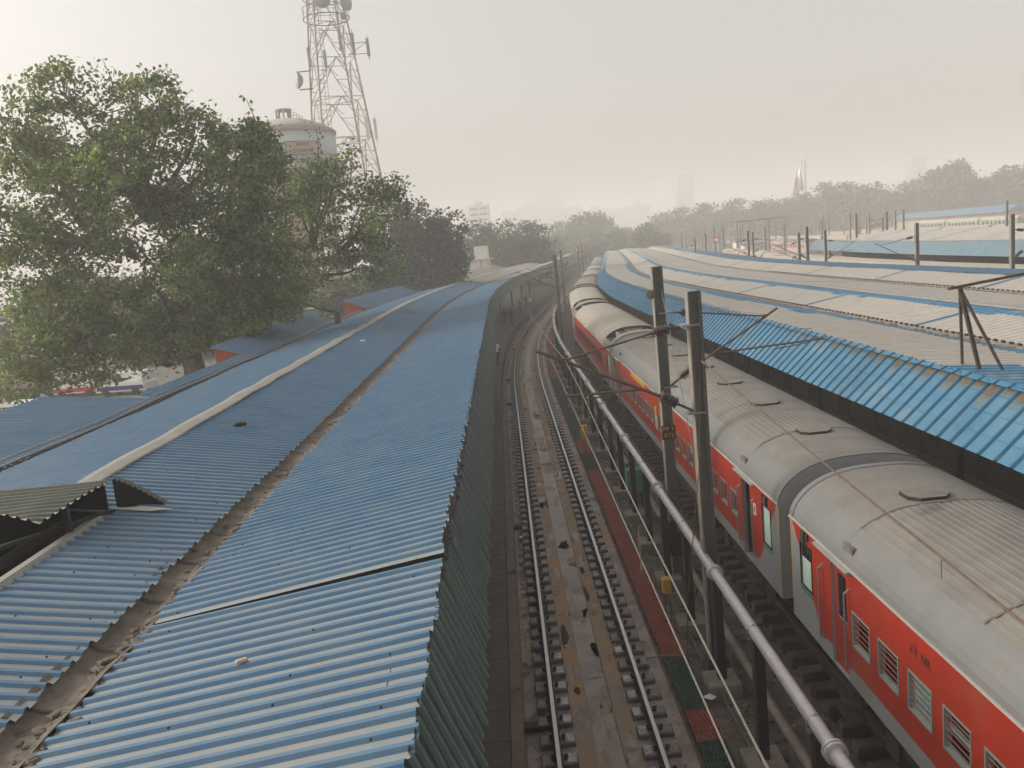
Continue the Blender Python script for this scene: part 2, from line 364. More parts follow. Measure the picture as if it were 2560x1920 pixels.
# washable apron of track 1: brown bed, pale stain, grey drain with orange shoulders
b=MB(); b.sweep([(-1.41,-.30),(-1.05,-.29)],SL,0); b.sweep([(-1.05,-.29),(-.50,-.27)],SL,0); b.sweep([(-.50,-.27),(-.20,-.285)],SL,2)
b.sweep([(-.20,-.285),(-.19,-.31),(.26,-.31),(.27,-.285)],SL,3); b.sweep([(.27,-.285),(.56,-.27)],SL,2); b.sweep([(.56,-.27),(1.46,-.26),(1.46,-.6)],SL,0)
b.sweep([(-1.34,-.286),(-1.12,-.282)],rng(17,46,2),1)
for k in range(26):   # limewash streaks across the drain
    q=rnd.choice([rnd.uniform(29,34),rnd.uniform(34,48)]); o=rnd.uniform(-.5,.1); w_=rnd.uniform(.3,.9); n_=7; d0=rnd.uniform(.03,.16)
    e=[(o+w_*i/n_,q+rnd.gauss(0,.05),d0*rnd.uniform(.3,1.3)) for i in range(n_+1)]
    zz=lambda o_: -.302 if -.19<o_<.26 else -.266
    for u,v in zip(e,e[1:]):
        if min(u[0],v[0])<-.19<max(u[0],v[0]) or min(u[0],v[0])<.26<max(u[0],v[0]): continue
        b.quad(C(u[0],u[1],zz(u[0])),C(v[0],v[1],zz(v[0])),C(v[0],v[1]+v[2],zz(v[0])),C(u[0],u[1]+u[2],zz(u[0])),4)
def blob(q,o,lo,hi,ra,rb,z,m):
    n=11; c=C(min(max(o,lo),hi),q,z); P=[]
    for k in range(n):
        a=6.283*k/n; r_=rnd.uniform(.6,1.25); P.append(C(min(max(o+ra*math.cos(a)*r_,lo),hi),q+rb*math.sin(a)*r_,z))
    b.add(P+[c],[(k,(k+1)%n,n) for k in range(n)],m)
zl=[.0]
for k in range(210):
    q=9+50*rnd.random()**1.7; zi=k%7*.0006; r_=rnd.random()
    if r_<.42: blob(q,rnd.uniform(-.2,.27),-.185,.255,rnd.uniform(.06,.3),rnd.uniform(.1,.8),-.306+zi,rnd.choice([0,2,3,0]))
    elif r_<.62: blob(q,rnd.uniform(-.48,-.22),-.485,-.21,rnd.uniform(.04,.14),rnd.uniform(.08,.6),-.269+zi,rnd.choice([3,0,0,3,6]))
    elif r_<.82: blob(q,rnd.uniform(.29,.54),.285,.55,rnd.uniform(.04,.14),rnd.uniform(.08,.6),-.270+zi,rnd.choice([3,0,0,3,6]))
    elif r_<.92: blob(q,rnd.uniform(1.2,1.45),1.19,1.455,rnd.uniform(.06,.2),rnd.uniform(.1,.6),-.256+zi,rnd.choice([0,2,4,3]))
    else: blob(q,rnd.uniform(-1.3,-1.1),-1.33,-1.07,rnd.uniform(.06,.2),rnd.uniform(.1,.7),-.279+zi,rnd.choice([5,4,0,2]))
struct(b.build('track_bed',[m_bed,m_bedw,m_oran,m_drain,m_lime,m_wet,m_grime]))
b=MB(); b.sweep([(1.46,-.34),(2.2,-.33),(3.3,-.36),(4.0,-.42),(4.2,-.45),(6.7,-.45),(7.0,-.5)],SL,0); struct(b.build('cess',m_soil))
slab('platform_far_side',[(7.12,-.75),(7.12,.82),(24.0,.82),(24.0,-.75)],m_plat)
slab('platform_distant',[(35.2,-.75),(35.2,.82),(50,.82),(50,-.75)],m_plat,rng(10,125,5))
b=MB(); b.sweep([(24.0,-.30),(35.2,-.30)],SL,0); b.sweep([(50.0,-.30),(90.0,-.30)],rng(10,440,10),0); struct(b.build('yard_ballast',m_ballast))

# ------------------------------------------------------------------ railway tracks
RP=[(-.075,-.172),(-.075,-.155),(-.02,-.14),(-.012,-.05),(-.035,-.035),(-.035,0),(.035,0),(.035,-.035),(.012,-.05),(.02,-.14),(.075,-.155),(.075,-.172)]
def rail(parent,o,ss):
    r=MB(); r.sweep([(o+a,z) for a,z in RP],ss,m=[0]*5+[1]+[0]*6,closed=True); return r.build('rail',[m_rails,m_railt],parent)
def clip_mesh(sx):
    c=MB()
    if 1:
        c.box((sx*.10,0,.012),(.06,.10,.03)); c.tube([(sx*.07,-.05,.02),(sx*.10,-.06,.05),(sx*.14,-.03,.045),(sx*.14,.04,.045),(sx*.09,.05,.03)],.013,5)
    return c
T=thing('railway_track','empty near railway track on concrete blocks beside the green platform valance','railway track',C(0,0,0))
SR=rng(-6,60,1)+rng(60,150,1)[1:]+rng(150,420,5)[1:]
for o in(-.87,.87): rail(T,o,SR)
blk=None; n=0
bst=MB(); q=9.3; cnt=0
while q<118:
    for o in(-.87,.87):
        x,y,z=C(o+(.03 if o>0 else .02),q,-.235); h=head(q)
        if cnt<100:
            b=MB(); dx=rnd.uniform(-.015,.015); b.bevbox((0,0,0),(.64+dx,.30,.13),.022); 
            wet = q<16.8 and rnd.random()<.8
            bl=b.build('concrete_block',m_block,T,local=True); bl.location=Vector((x,y,z))-T.location; bl.rotation_euler[2]=-h
            if wet:   # greasy wet half facing the drain
                wq=MB(); sgn=-1 if o>0 else 1; wq.box((sgn*.20,0,.0665),(.20,.25,.004)); tag(wq.build('wet_patch',m_blockw,bl,local=True),'wet shining grease patch')
            if blk is None: blk=[clip_mesh(sx).build('rail_clip',m_rails,bl,local=True) for sx in(-1,1)]; blk[0].location=blk[1].location=(0,0,.065)
            else:
                for e in blk: c=e.copy(); COL.objects.link(c); c.parent=bl
            cnt+=1
        else: bst.bevbox((x,y,z),(.64,.30,.13),.022,rz=-h)
    q+=.60
bo=bst.build('concrete_blocks',m_block,T); bo['kind']='stuff'
# track below the train
T2=thing('railway_track','ballasted track underneath the standing red train','railway track',C(5.43,0,0))
for o in(-.87,.87): rail(T2,5.43+o,SR)
sp=None; cnt=0; st=MB(); q=2.0
while q<130:
    x,y,z=C(5.43,q,-.29); h=head(q)
    if cnt<100:
        if sp is None:
            b=MB(); b.bevbox((0,0,0),(2.7,.26,.22),.03); sp=b.build('sleeper',m_conc2,T2,local=True); c=sp
        else: c=sp.copy(); COL.objects.link(c); c.parent=T2
        c.location=Vector((x,y,z))-T2.location; c.rotation_euler[2]=-h; cnt+=1
    else: st.box((x,y,z),(2.7,.26,.22),-h)
    q+=.62
o=st.build('sleepers',m_conc2,T2); o['kind']='stuff'
b=MB(); 
for k in range(2600):
    q=rnd.uniform(2,46); o=rnd.uniform(3.5,7.0); s_=rnd.uniform(.03,.075); p=C(o,q,-.42+rnd.uniform(0,.05)); b.box(p,(s_,s_*rnd.uniform(.7,1.4),s_*.8),rnd.uniform(0,3))
tag(b.build('ballast_stones',m_ballast),kind='stuff')
# cross drains let into the bed beside track 1
for k,(q,ln) in enumerate([(14.05,.95),(25.2,.9),(46.5,1.0),(55.3,1.2),(72,1.3)]):
    p=C(-1.05,q,-.235); b=MB(); b.box((0,0,0),(ln,.22,.10)); b.box((-ln/2-.04,0,.02),(.10,.28,.14))
    d=b.build('drain_pipe',m_steel); d.location=p; d.rotation_euler[2]=-head(q)+rad(2)
    tag(d,['black drain pipe crossing to the near end of the left rail, closest of five','black drain pipe by the left rail, second nearest of five','black drain pipe by the left rail, third nearest of five beside the walking man','black drain pipe by the left rail, fourth nearest of five on the bend','black drain pipe by the left rail, farthest of five on the bend'][k],'drain pipe','drain pipes beside the left rail')
# ------------------------------------------------------------------ walkway panels between the tracks
segs=[(10.6,12.02,0),(12.02,13.05,1),(13.05,14.05,0),(14.05,16.0,1)]
q=16.0
while q<31: segs.append((q,q+2.5,0)); q+=2.5
segs+=[(31,33.5,1),(33.5,36.2,0),(36.2,39.5,1),(39.5,43,1),(43,46.5,1),(46.5,50,1),(50,54,1),(54,58,0),(58,62,0),(62,66.5,0),(66.5,71,0),(71,76,0),(76,82,0)]
nr=[0,0]
for i,(a,b_,k) in enumerate(segs):
    w=MB(); ss=rng(a+.012,b_-.012,1.2)
    o=1.56
    while o<2.03:
        w.sweep([(o,-.26),(o,-.205),(o+.024,-.205),(o+.024,-.26)],ss,0,closed=True); o+=.046
    qq=a+.04
    while qq<b_-.03:
        if a<34: w.sweep([(1.55,-.25),(1.55,-.212),(2.05,-.212),(2.05,-.25)],[qq,qq+.022],0,closed=True)
        qq+=.16 if a<20 else .3
    w.sweep([(1.55,-.275),(2.06,-.275)],ss,1)
    pn=w.build('walkway_panel',[[m_gredr,m_gregr][k],m_grgap]); at_centre(pn); nr[k]+=1
    nm=['brick red','dark green'][k]
    where=('nearest' if i<2 else 'second nearest') if i<4 else None
    if i<4: lab=f'{where} {nm} grating panel of the walkway beside the right rail'
    elif i==4: lab='long red grating panel directly behind the near green panels'
    elif a<31: lab='red grating panel in the long red run of the walkway beside the silver pipe'
    elif a==31: lab='single short green grating panel past the long red run'
    elif a==33.5: lab='single red grating panel between two green stretches of the walkway'
    elif a<54: lab='green grating panel in the far green run of the walkway'
    else: lab='faded red grating panel on the distant bend of the walkway'
    tag(pn,lab,'walkway panel','walkway grating panels')
# kerb line and thin service pipes lying between the tracks
b=MB(); b.tube([C(1.98,q,-.18) for q in rng(3,31,2)],.012,5); tag(at_centre(b.build('cable',m_cable)),'thin pale cable lying along the middle of the grating walkway','cable')
b=MB(); b.tube([C(2.42,9,-.24),C(2.42,12,-.24),C(2.32,17,-.22),C(2.22,22.5,-.2),C(2.12,26,-.18),C(2.1,34,-.2),C(2.2,46,-.2)],.026,6); tag(at_centre(b.build('service_pipe',m_cable)),'pale slim conduit running along the walkway edge','pipe')
b=MB(); b.tube([C(1.2,16.05,-.2),C(1.5,16.1,-.19),C(1.9,16.0,-.17),C(2.3,16.25,-.16),C(2.6,16.2,-.2)],.02,5); tag(at_centre(b.build('cable',m_conc)),'short loose cable crossing where red and green grating meet','cable')
v=[];r=MB()
for k in range(9):
    a=k/9*6.283; v.append((.14*math.cos(a)*rnd.uniform(.7,1.2),.10*math.sin(a)*rnd.uniform(.7,1.2),rnd.uniform(.005,.05)))
v.append((0,0,.06)); r.add(v,[(k,(k+1)%9,9) for k in range(9)]); ro=r.build('rag',m_cloth); ro.location=C(2.1,14.35,-.2); tag(ro,'small white rag lying on the near green grating','rag')
for k in range(520):
    pass
b=MB()
for k in range(900):
    q=rnd.uniform(9,60); o=rnd.choice([rnd.uniform(2.15,3.9),rnd.uniform(2.3,3.4)]); s_=rnd.uniform(.03,.10); b.box(C(o,q,-.33+rnd.uniform(0,.04)),(s_,s_*rnd.uniform(.6,1.5),s_*.6),rnd.uniform(0,3),m=0 if rnd.random()<.75 else 1)
tag(b.build('rubble',[m_soil,m_conc]),kind='stuff')

# ------------------------------------------------------------------ silver pipe on posts
PO=2.40; PZ=2.18
P=thing('water_pipe','long silver pipe carried on a row of black posts between the tracks','water pipe',C(PO,0,-.3))
b=MB(); b.tube([C(PO,q,PZ) for q in rng(0,50,1)+rng(50,92,1)[1:]],.092,14); b.build('pipe',m_pipe,P,smooth=True)
q=3.4
while q<92:
    x,y,z=C(PO,q,PZ); h=head(q); d=Vector((math.sin(h),math.cos(h),0))
    b=MB(); b.lathe([(.094,-.06),(.15,-.055),(.15,-.01),(.094,-.008),(.094,.008),(.15,.01),(.15,.055),(.094,.06)],16,(x,y,z),d); b.build('flange',m_pipe,P)
    q+=5.6
q=2.0; k=0
while q<90:
    x,y,z=C(PO+.05,q,0); h=head(q)
    b=MB(); b.box((x,y,(PZ-.14-.2)/2),(.16,.18,PZ-.14+.2),-h); b.build('post',m_steel,P)
    b=MB(); b.box((x-.02,y,PZ-.125),(.26,.07,.03),-h); b.tube([C(PO-.1,q,PZ-.11),C(PO-.105,q,PZ+.02),C(PO,q,PZ+.105),C(PO+.105,q,PZ+.02),C(PO+.1,q,PZ-.11)],.014,5); b.build('pipe_clamp',m_galv,P)
    b=MB(); b.bevbox((x,y,-.2),(.62,.62,.34),.02,-h); b.build('plinth',m_conc,P)
    q+=2.55 if q<30 else 3.2
P2=thing('drain_pipe','grey lower pipe lying behind the black posts','drain pipe',C(3.15,0,-.2))
b=MB(); b.tube([C(3.02+.05*math.sin(q*.3),q,.12) for q in rng(6,60,1.5)],.085,10); b.build('pipe',m_conc,P2,smooth=True)
q=8
while q<58:
    h=head(q); b=MB(); b.lathe([(.12,-.06),(.135,-.05),(.135,.05),(.12,.06)],12,C(3.02,q,.12),(math.sin(h),math.cos(h),0)); b.build('collar',m_conc2,P2); q+=3.1
# yellow box and green box
J=thing('junction_box','small yellow junction box on two thin legs under the silver pipe','junction box',(3.02,17.6,-.32))
b=MB(); b.bevbox((3.02,17.6,.70),(.18,.2,.34),.02); b.build('box',m_yellow,J); b=MB(); b.box((3.02,17.49,.70),(.14,.012,.28)); b.build('door',m_yellow,J)
for sx in(-.08,.08):
    b=MB(); b.box((3.02+sx*.8,17.6,.10),(.03,.03,.86)); b.build('leg',m_rusty,J)
J=thing('junction_box','ochre box on a stand farther along the row of posts','junction box',(2.8,33.5,-.32))
b=MB(); b.bevbox((2.8,33.5,.75),(.28,.34,.5),.02); b.build('box',m_yellow,J)
b=MB(); b.box((2.8,33.5,.1),(.06,.06,.84)); b.build('leg',m_rusty,J)
J=thing('control_cabinet','small teal cabinet standing behind the black pipe posts','cabinet',(3.75,26.5,-.4))
b=MB(); b.bevbox((3.75,26.5,.55),(.55,.4,.8),.03); b.build('box',m_teal,J)
for sx in(-.2,.2):
    b=MB(); b.box((3.75+sx,26.5,-.1),(.05,.05,.6)); b.build('leg',m_steel,J)

# ------------------------------------------------------------------ corrugated sheets
def corr(mb,o0,z0,o1,z1,s0,s1,pitch=.2,h=.034,cw=.24,sw=.09,us=(0,1),mpan=0,mrib=1,matfn=None,zf=None,jag=.03,lip=None,ofn=None):
    L_=math.hypot(o1-o0,z1-z0); nx,nz=-(z1-z0)/L_,(o1-o0)/L_
    if nz<0: nx,nz=-nx,-nz
    lines=[]; n=max(1,int(round((s1-s0)/pitch))); p=(s1-s0)/n
    pan=1-cw-2*sw
    for i in range(n):
        j0,j1=rnd.uniform(-jag,jag),rnd.uniform(-jag,jag)
        for fr,hh in((0,0),(pan,0),(pan+sw,1),(pan+sw+cw,1)): lines.append((s0+(i+fr)*p,hh*h,j0,j1))
    lines.append((s1,0,0,0)); k=len(us); V=[]
    for (q,hh,j0,j1) in lines:
        oa,ob=(o0,o1) if ofn is None else ofn(q,o0,o1)
        for u in us:
            o=oa+(ob-oa)*u+(j0 if u==0 else j1 if u==1 else 0); z=z0+(z1-z0)*u+(zf(u,q) if zf else 0)
            V.append(C(o+nx*hh,q,z+nz*hh))
    b=len(mb.v); mb.v.extend(V)
    for i in range(len(lines)-1):
        rib=not(lines[i][1]==0 and lines[i+1][1]==0)
        for a in range(k-1):
            mt=mrib if rib else mpan
            if matfn: 
                r=matfn((us[a]+us[a+1])/2,(lines[i][0]+lines[i+1][0])/2,rib)
                if r is not None: mt=r
            mb.f.append([b+i*k+a,b+i*k+a+1,b+(i+1)*k+a+1,b+(i+1)*k+a]); mb.m.append(mt)
    if lip is not None:   # near-end edge strip, coloured dark for the shadow under the lip
        for a in range(k-1):
            pa,pb=V[a],V[a+1]; mb.quad(pa,pb,(pb[0],pb[1],pb[2]-.05),(pa[0],pa[1],pa[2]-.05),lip)
def wav(a,f1,f2): return lambda u,q: a*(math.sin(q*f1+u*2)+.6*math.sin(q*f2+1.3-u))
def columns(parent,offs,ss,zt,m=m_steel):
    for q in ss:
        for o in offs:
            b=MB(); x,y,_=C(o,q); b.box((x,y,(.8+zt)/2),(.16,.02,zt-.8),-head(q)); b.box((x-.08,y,(.8+zt)/2),(.02,.16,zt-.8),-head(q)); b.box((x+.08,y,(.8+zt)/2),(.02,.16,zt-.8),-head(q)); b.build('column',m,parent)
# ---- left canopy
LC=thing('platform_canopy','long butterfly canopy of weathered blue corrugated sheets with a dark green valance','platform canopy',C(-5.2,6,.8))
w1=wav(.012,.55,1.3)
def sheets(a,c,d):
    def f(u,q,rib):
        if rib: return None
        k=(int(q/1.02)*7919+int(u*1.99)*31)%11
        return a if k<5 else c if k<8 else d
    return f
def part(name,mats,fn,parent,lab=None,smooth=False):
    b=MB(); fn(b); o=b.build(name,mats,parent,smooth)
    if lab: o['label']=lab
    return o
US=(0,.2,.4,.6,.8,1)
def blue_right(b): corr(b,-5.02,5.03,-1.93,5.45,8.15,93,us=US,zf=lambda u,q:w1(u,q)+.045*math.exp(-(q-8.15)/2.5)*(.3+.7*u),lip=2,matfn=sheets(0,3,4))
def blue_right_near(b): corr(b,-5.02,5.00,-1.90,5.41,-3,8.12,us=US,zf=wav(.008,.6,1.7),matfn=sheets(0,3,4))
part('roof_sheet',[m_pan,m_rib,m_dark,m_panb,m_panc],blue_right_near,LC,'nearest blue sheet beside the green valance')
part('roof_sheet',[m_pan,m_rib,m_dark,m_panb,m_panc],blue_right,LC)
part('roof_sheet',[m_beige,m_beige2,m_dark],lambda b:corr(b,-5.02,5.03,-1.93,5.45,93.2,440,pitch=.4,us=US,zf=wav(.03,.2,.5)),LC,'cream dusty sheet at the far end')
def cutl(q,o0,o1): return ((-7.1 if q<11.55 else o0),o1)
part('roof_sheet',[m_panL,m_rib,m_pan,m_panc],lambda b:corr(b,-8.05,5.48,-5.45,5.05,-3,93,us=US,zf=lambda u,q:.012*math.sin(q*.5+u*2)-(.157*(1-u) if q<11.55 else 0),ofn=cutl,matfn=sheets(0,2,3)),LC,'middle blue sheet sloping down to the dirty gutter')
part('roof_sheet',[m_beige,m_beige2],lambda b:corr(b,-8.05,5.48,-5.45,5.05,93.2,440,pitch=.4,us=US,zf=wav(.03,.2,.5)),LC)
part('roof_sheet',[m_panL,m_rib],lambda b:corr(b,-11.6,5.02,-8.12,5.47,11.8,62,us=US,zf=wav(.014,.45,1.2)),LC)
part('roof_sheet',[m_panL,m_rib],lambda b:corr(b,-11.6,5.02,-8.12,5.47,62,93,us=US,zf=wav(.014,.45,1.2)),LC)
part('roof_sheet',[m_beige,m_beige2],lambda b:corr(b,-11.6,5.02,-8.12,5.47,93.2,440,pitch=.4,us=US,zf=wav(.03,.2,.5)),LC)
def screws(b):
    for (o0,z0,o1,z1) in((-5.02,5.0,-1.9,5.41),(-8.05,5.48,-5.45,5.05)):
        q=3.0
        while q<20:
            for u in(.1,.37,.63,.9):
                if rnd.random()<.45 and not(o0<-8 and u<.4 and q<11.6):
                    o=o0+(o1-o0)*u+rnd.uniform(-.04,.04); b.bevbox(C(o,q+rnd.uniform(-.03,.03),z0+(z1-z0)*u+.045+(.03 if q>8.2 and o0>-6 and q<12 else 0)),(.016,.016,.018),.005)
            q+=.4
o=part('roof_screws',[m_steel],screws,LC); o['kind']='stuff'
# gutter: rounded bed full of dried mud
def gz(q): return .012*math.sin(q*2.1)+.01*math.sin(q*5.3+1)
def gut(b):
    ss=rng(-3,60,.35)+rng(60,150,1)[1:]+rng(150,440,5)[1:]
    b.sweep([(-5.56,5.075),(-5.50,5.035),(-5.46,4.99),(-5.36,4.955),(-5.24,4.945),(-5.16,4.965),(-5.10,5.0),(-5.03,5.025)],ss,[0,0,0,0,1,1,1],zf=gz)
    for q in rng(-2.5,58,1.15): b.sweep([(-5.53,5.06),(-5.47,5.012),(-5.36,4.975),(-5.24,4.965)],[q,q+.035],2)
part('gutter',[m_dirt,m_dirt2,m_conc2],gut,LC)
def mud(b):
    for k in range(800):
        q=rnd.uniform(1,45)*rnd.random()**.5; o=rnd.gauss(-5.04,.07)-.05*rnd.random(); s_=rnd.uniform(.02,.09); p=C(o,q,5.005+(o+5.02)*.13+rnd.uniform(0,.01)); 
        b.bevbox((p[0],p[1],p[2]),(s_,s_*rnd.uniform(.8,2),.03),.012,rnd.uniform(0,3))
o=part('dried_mud',[m_dirt2],mud,LC); o['kind']='stuff'
def capf(b):
    ss=rng(11.9,62,.5)+rng(62,440,3)[1:]; n0=len(b.v)
    b.sweep([(-8.24,5.475),(-8.21,5.51),(-8.03,5.535),(-7.80,5.505),(-7.78,5.48)],ss,0)
    for i in range(n0,len(b.v)):
        x,y,z=b.v[i]; b.v[i]=(x+.014*math.sin(y*.5)+.02*math.sin(y*2.7)*math.sin(y*.21),y,z+.012*math.sin(y*1.9+x))
part('ridge_cap',[m_cap],capf,LC)
part('ridge_cap',[m_cap],lambda b:b.sweep([(-7.17,5.28),(-7.15,5.36),(-7.04,5.365),(-6.98,5.30)],rng(-3,11.5,.5),0,closed=True),LC,'broken mortar edge beside the dark stair opening')
def g2(b):
    ss=rng(11.8,60,.5)+rng(60,440,4)[1:]
    b.sweep([(-12.1,5.0),(-12.05,4.93),(-11.7,4.93),(-11.45,5.03),(-11.15,5.075)],ss,[1,1,0,0])
part('gutter',[m_dirt,m_greyd],g2,LC,'back gutter with pipes lying in it')
for dx,r_,zz in((-11.95,.03,5.04),(-12.12,.022,5.11),(-11.8,.016,5.01)):
    b=MB(); b.tube([C(dx+.05*math.sin(q*.35+dx),q,zz+.02*math.sin(q*.8)) for q in rng(11.8,62,1.2)],r_,6); b.build('gutter_pipe',m_galv if r_>.02 else m_steel,LC)
# green valance
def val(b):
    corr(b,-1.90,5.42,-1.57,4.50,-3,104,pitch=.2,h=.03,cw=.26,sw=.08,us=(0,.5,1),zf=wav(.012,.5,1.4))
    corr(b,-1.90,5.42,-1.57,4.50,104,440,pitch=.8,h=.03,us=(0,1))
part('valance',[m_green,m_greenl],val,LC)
part('purlin',[m_steel],lambda b:[b.sweep([(o,z-.16),(o,z-.04),(o+.06,z-.04),(o+.06,z-.16)],rng(-3,150,3),0,closed=True) for o,z in((-2.2,5.40),(-3.5,5.22),(-4.8,5.05),(-6.2,5.18),(-7.6,5.4),(-9.5,5.28),(-11,5.1))],LC)
columns(LC,(-5.25,),[10,19,28,37,46,55,64,73,82,91,100,112,124,136],4.95)
# leftmost sheets, in stepped sections
L2=thing('lean_to_roof','blue corrugated lean-to roof at the left edge with a stepped outer edge','lean-to roof',C(-14,20,.8))
secs=[(12.2,25.4,-15.6,5.42,m_panL),(25.4,35.6,-12.75,5.16,m_panL),(35.6,54,-13.9,5.62,m_panL)]
for a,b_,o_,z_,mt in secs: part('roof_sheet',[mt,m_rib],lambda b:corr(b,o_,z_,-12.0,5.0,a,b_,us=(0,.33,.66,1),zf=wav(.012,.5,1.2),jag=.05),L2)
b=MB(); columns(L2,(-13.6,),[14,22,38,46,53],5.1)
def owall(parent,q,oa,ob,za,zb):
    b=MB(); n=14
    for k in range(n):
        u,v=oa+(ob-oa)*k/n,oa+(ob-oa)*(k+.86)/n; t=oa+(ob-oa)*(k+1)/n; zt=lambda o: za+(zb-za)*(o-oa)/(ob-oa)
        p=[C(u,q,.8),C(v,q,.8),C(v,q,zt(v)),C(u,q,zt(u))]; b.quad(*p,m=0)
        b.quad(C(v,q,.8),C(t,q+.03,.8),C(t,q+.03,zt(t)),C(v,q,zt(v)),m=1)
    return b.build('end_wall',[m_orange,m_oranged],parent)
owall(L2,35.75,-13.75,-12.0,5.56,4.98)
L3=thing('lean_to_roof','bright blue lean-to roof beyond the trees with an orange end wall','lean-to roof',C(-13.5,65,.8))
part('roof_sheet',[m_pan,m_rib],lambda b:corr(b,-13.9,5.85,-12.0,5.0,64,93,us=(0,.5,1),zf=wav(.012,.5,1.2)),L3)
part('roof_sheet',[m_beige,m_beige2],lambda b:corr(b,-13.9,5.85,-12.0,5.0,93.2,440,pitch=.4,us=(0,.5,1),zf=wav(.03,.5,1.2)),L3)
owall(L3,64.2,-13.8,-12.0,5.78,4.96)
columns(L3,(-13.6,),[70,78,86,94],5.6)
# striped stair shed at the lower left
SH=thing('stair_shed','grey-green corrugated stair shed with a dark opening in the near left corner','shed',(-8.2,11,.8))
b=MB()
# near edge runs from (-6,9.85) back to the left; the sheet is a polygon cut per rib
k=0; y=9.85
def xl(y): return -9.6
def xr(y):
    if y<=11.9: return -6.0
    return -6.0
def near(x): return 9.85+(-6.0-x)*.765
rows=[]
yy=9.86
while yy<11.75:
    for fr,hh in((0,0),(.5,0),(.62,.035),(.86,.035)): rows.append((yy+fr*.19,hh))
    yy+=.19
def xstart(y): # rightmost x of the sheet at this y (near edge is oblique)
    return -6.0 if y<=11.95 else -6.0-(y-11.95)*2.2
def xend(y):   # leftmost x
    return max(-9.8,-6.0-(y-9.85)/.765)
V=[];n=5
for (yq,hh) in rows:
    xs,xe=xstart(yq),xend(yq); xe=min(xe,xs-.001)
    for i in range(n): V.append((xs+(xe-xs)*i/(n-1),yq,5.75+hh+.01*math.sin(yq*3+i)))
F=[];mm=[]
bb=len(b.v); b.v.extend(V)
for i in range(len(rows)-1):
    rib=not(rows[i][1]==0 and rows[i+1][1]==0)
    for a in range(n-1):
        b.f.append([bb+i*n+a,bb+i*n+a+1,bb+(i+1)*n+a+1,bb+(i+1)*n+a]); b.m.append(1 if rib else 0)
b.build('roof_sheet',[m_grey,m_greyd],SH)
b=MB(); ks=10
for i in range(ks):   # bent down corner with scalloped edge
    t0,t1=i/ks,(i+1)/ks; f=lambda t:(-6.02+.64*t,11.86+.16*t,5.74-.50*t**1.25)
    p,q_=f(t0),f(t1); mid=((p[0]+q_[0])/2,(p[1]+q_[1])/2,(p[2]+q_[2])/2+.035)
    for a_,c_ in((p,mid),(mid,q_)): b.quad(a_,c_,(c_[0],c_[1],max(5.2,c_[2]-.5)),(a_[0],a_[1],max(5.2,a_[2]-.5)),m=0)
    b.quad(p,q_,(q_[0]-.02,q_[1]+.16,q_[2]+.01),(p[0]-.02,p[1]+.16,p[2]+.01),m=1)
b.quad((-6.02,11.55,5.405),(-5.45,11.62,5.28),(-5.15,11.78,5.24),(-5.6,11.8,5.315),m=2)
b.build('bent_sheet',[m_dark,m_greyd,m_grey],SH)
b=MB(); b.box((-7.18,8.8,3.25),(.06,5.9,4.9),m=0); b.box((-6.62,11.74,3.25),(1.06,.05,4.9),m=0); b.build('shade_panel',[m_dark,m_conc2],SH)  # near-black panels added so the stair opening reads as deep shade
for p_ in((-6.12,10.7),):
    b=MB(); b.box((p_[0],p_[1],3.25),(.07,.07,4.9)); b.build('post',m_steel,SH)
b=MB(); b.beam((-6.7,9.9,5.45),(-5.95,11.6,5.35),.09,.05); b.build('rafter',m_steel,SH)

# ---- right canopy
RC=thing('platform_canopy','wide right-hand canopy with dusty beige sheets and a sloping bright blue valance','platform canopy',C(15,20,.8))
joints=[15.2,24.6,33.6,43.5,54,65,77,90,104,119,135,152,170,190,212,236,262,290,320,352,386,420]
def jm(q,rib,base):
    for j in joints:
        if 0<=q-j<.16: return 2
        if .16<=q-j<.30: return 3
    return base
def band(lo,hi):      # blue strip where the dust has been washed off
    def f(u,q,rib):
        wob=.02*math.sin(q*.7)+.015*math.sin(q*2.3)
        if lo+wob<u<hi+wob: return 2
        return jm(q,rib,None)
    return f
u6=(0,.06,.14,.3,.5,.7,.8,.86,.92,.97,1)
RM=[m_beige,m_beige2,m_bluec,m_dark]
def p1m(u,q,rib):
    if q<16.6+rnd.uniform(-.02,.02) and u<.42: return 2
    if u>(.905 if q<32 else .80)+.02*math.sin(q*.6): return 2
    if 30<q<46 and u>.72+.1*math.sin(q*.4): return 2
    return jm(q,rib,None) if u<.2 else None
part('roof_sheet',RM,lambda b:(corr(b,7.74,5.27,10.92,5.0,8,110,pitch=.33,h=.022,us=u6,matfn=p1m,zf=wav(.012,.4,1.1)),corr(b,7.74,5.27,10.92,5.0,110,430,pitch=1,h=.01,us=(0,.3,.88,1),matfn=lambda u,q,r:2 if u>.88 else None)),RC)
part('roof_sheet',RM,lambda b:(corr(b,11.3,5.02,13.55,5.38,10,110,pitch=.33,h=.022,us=u6,matfn=band(.77,2),zf=wav(.012,.4,1.1)),corr(b,11.3,5.02,13.55,5.38,110,430,pitch=1,h=.01,us=(0,.4,.8,1),matfn=lambda u,q,r:2 if u>.8 else None)),RC)
part('ridge_cap',[m_cap],lambda b:b.sweep([(13.5,5.40),(13.55,5.43),(13.85,5.44),(14.15,5.38)],rng(10,110,1.5)+rng(110,430,6)[1:],0),RC)
part('roof_sheet',RM,lambda b:corr(b,14.0,5.37,18.15,4.96,12,430,pitch=.6,h=.02,us=(0,.3,.6,.9,1),matfn=lambda u,q,r:jm(q,r,None)),RC)
part('roof_sheet',RM,lambda b:(corr(b,18.5,4.98,20.5,5.35,14,110,pitch=.33,h=.022,us=u6,matfn=band(.97,2),zf=wav(.012,.4,1.1)),corr(b,18.5,4.98,20.5,5.35,110,430,pitch=1,h=.01,us=(0,.4,.8,1))),RC)
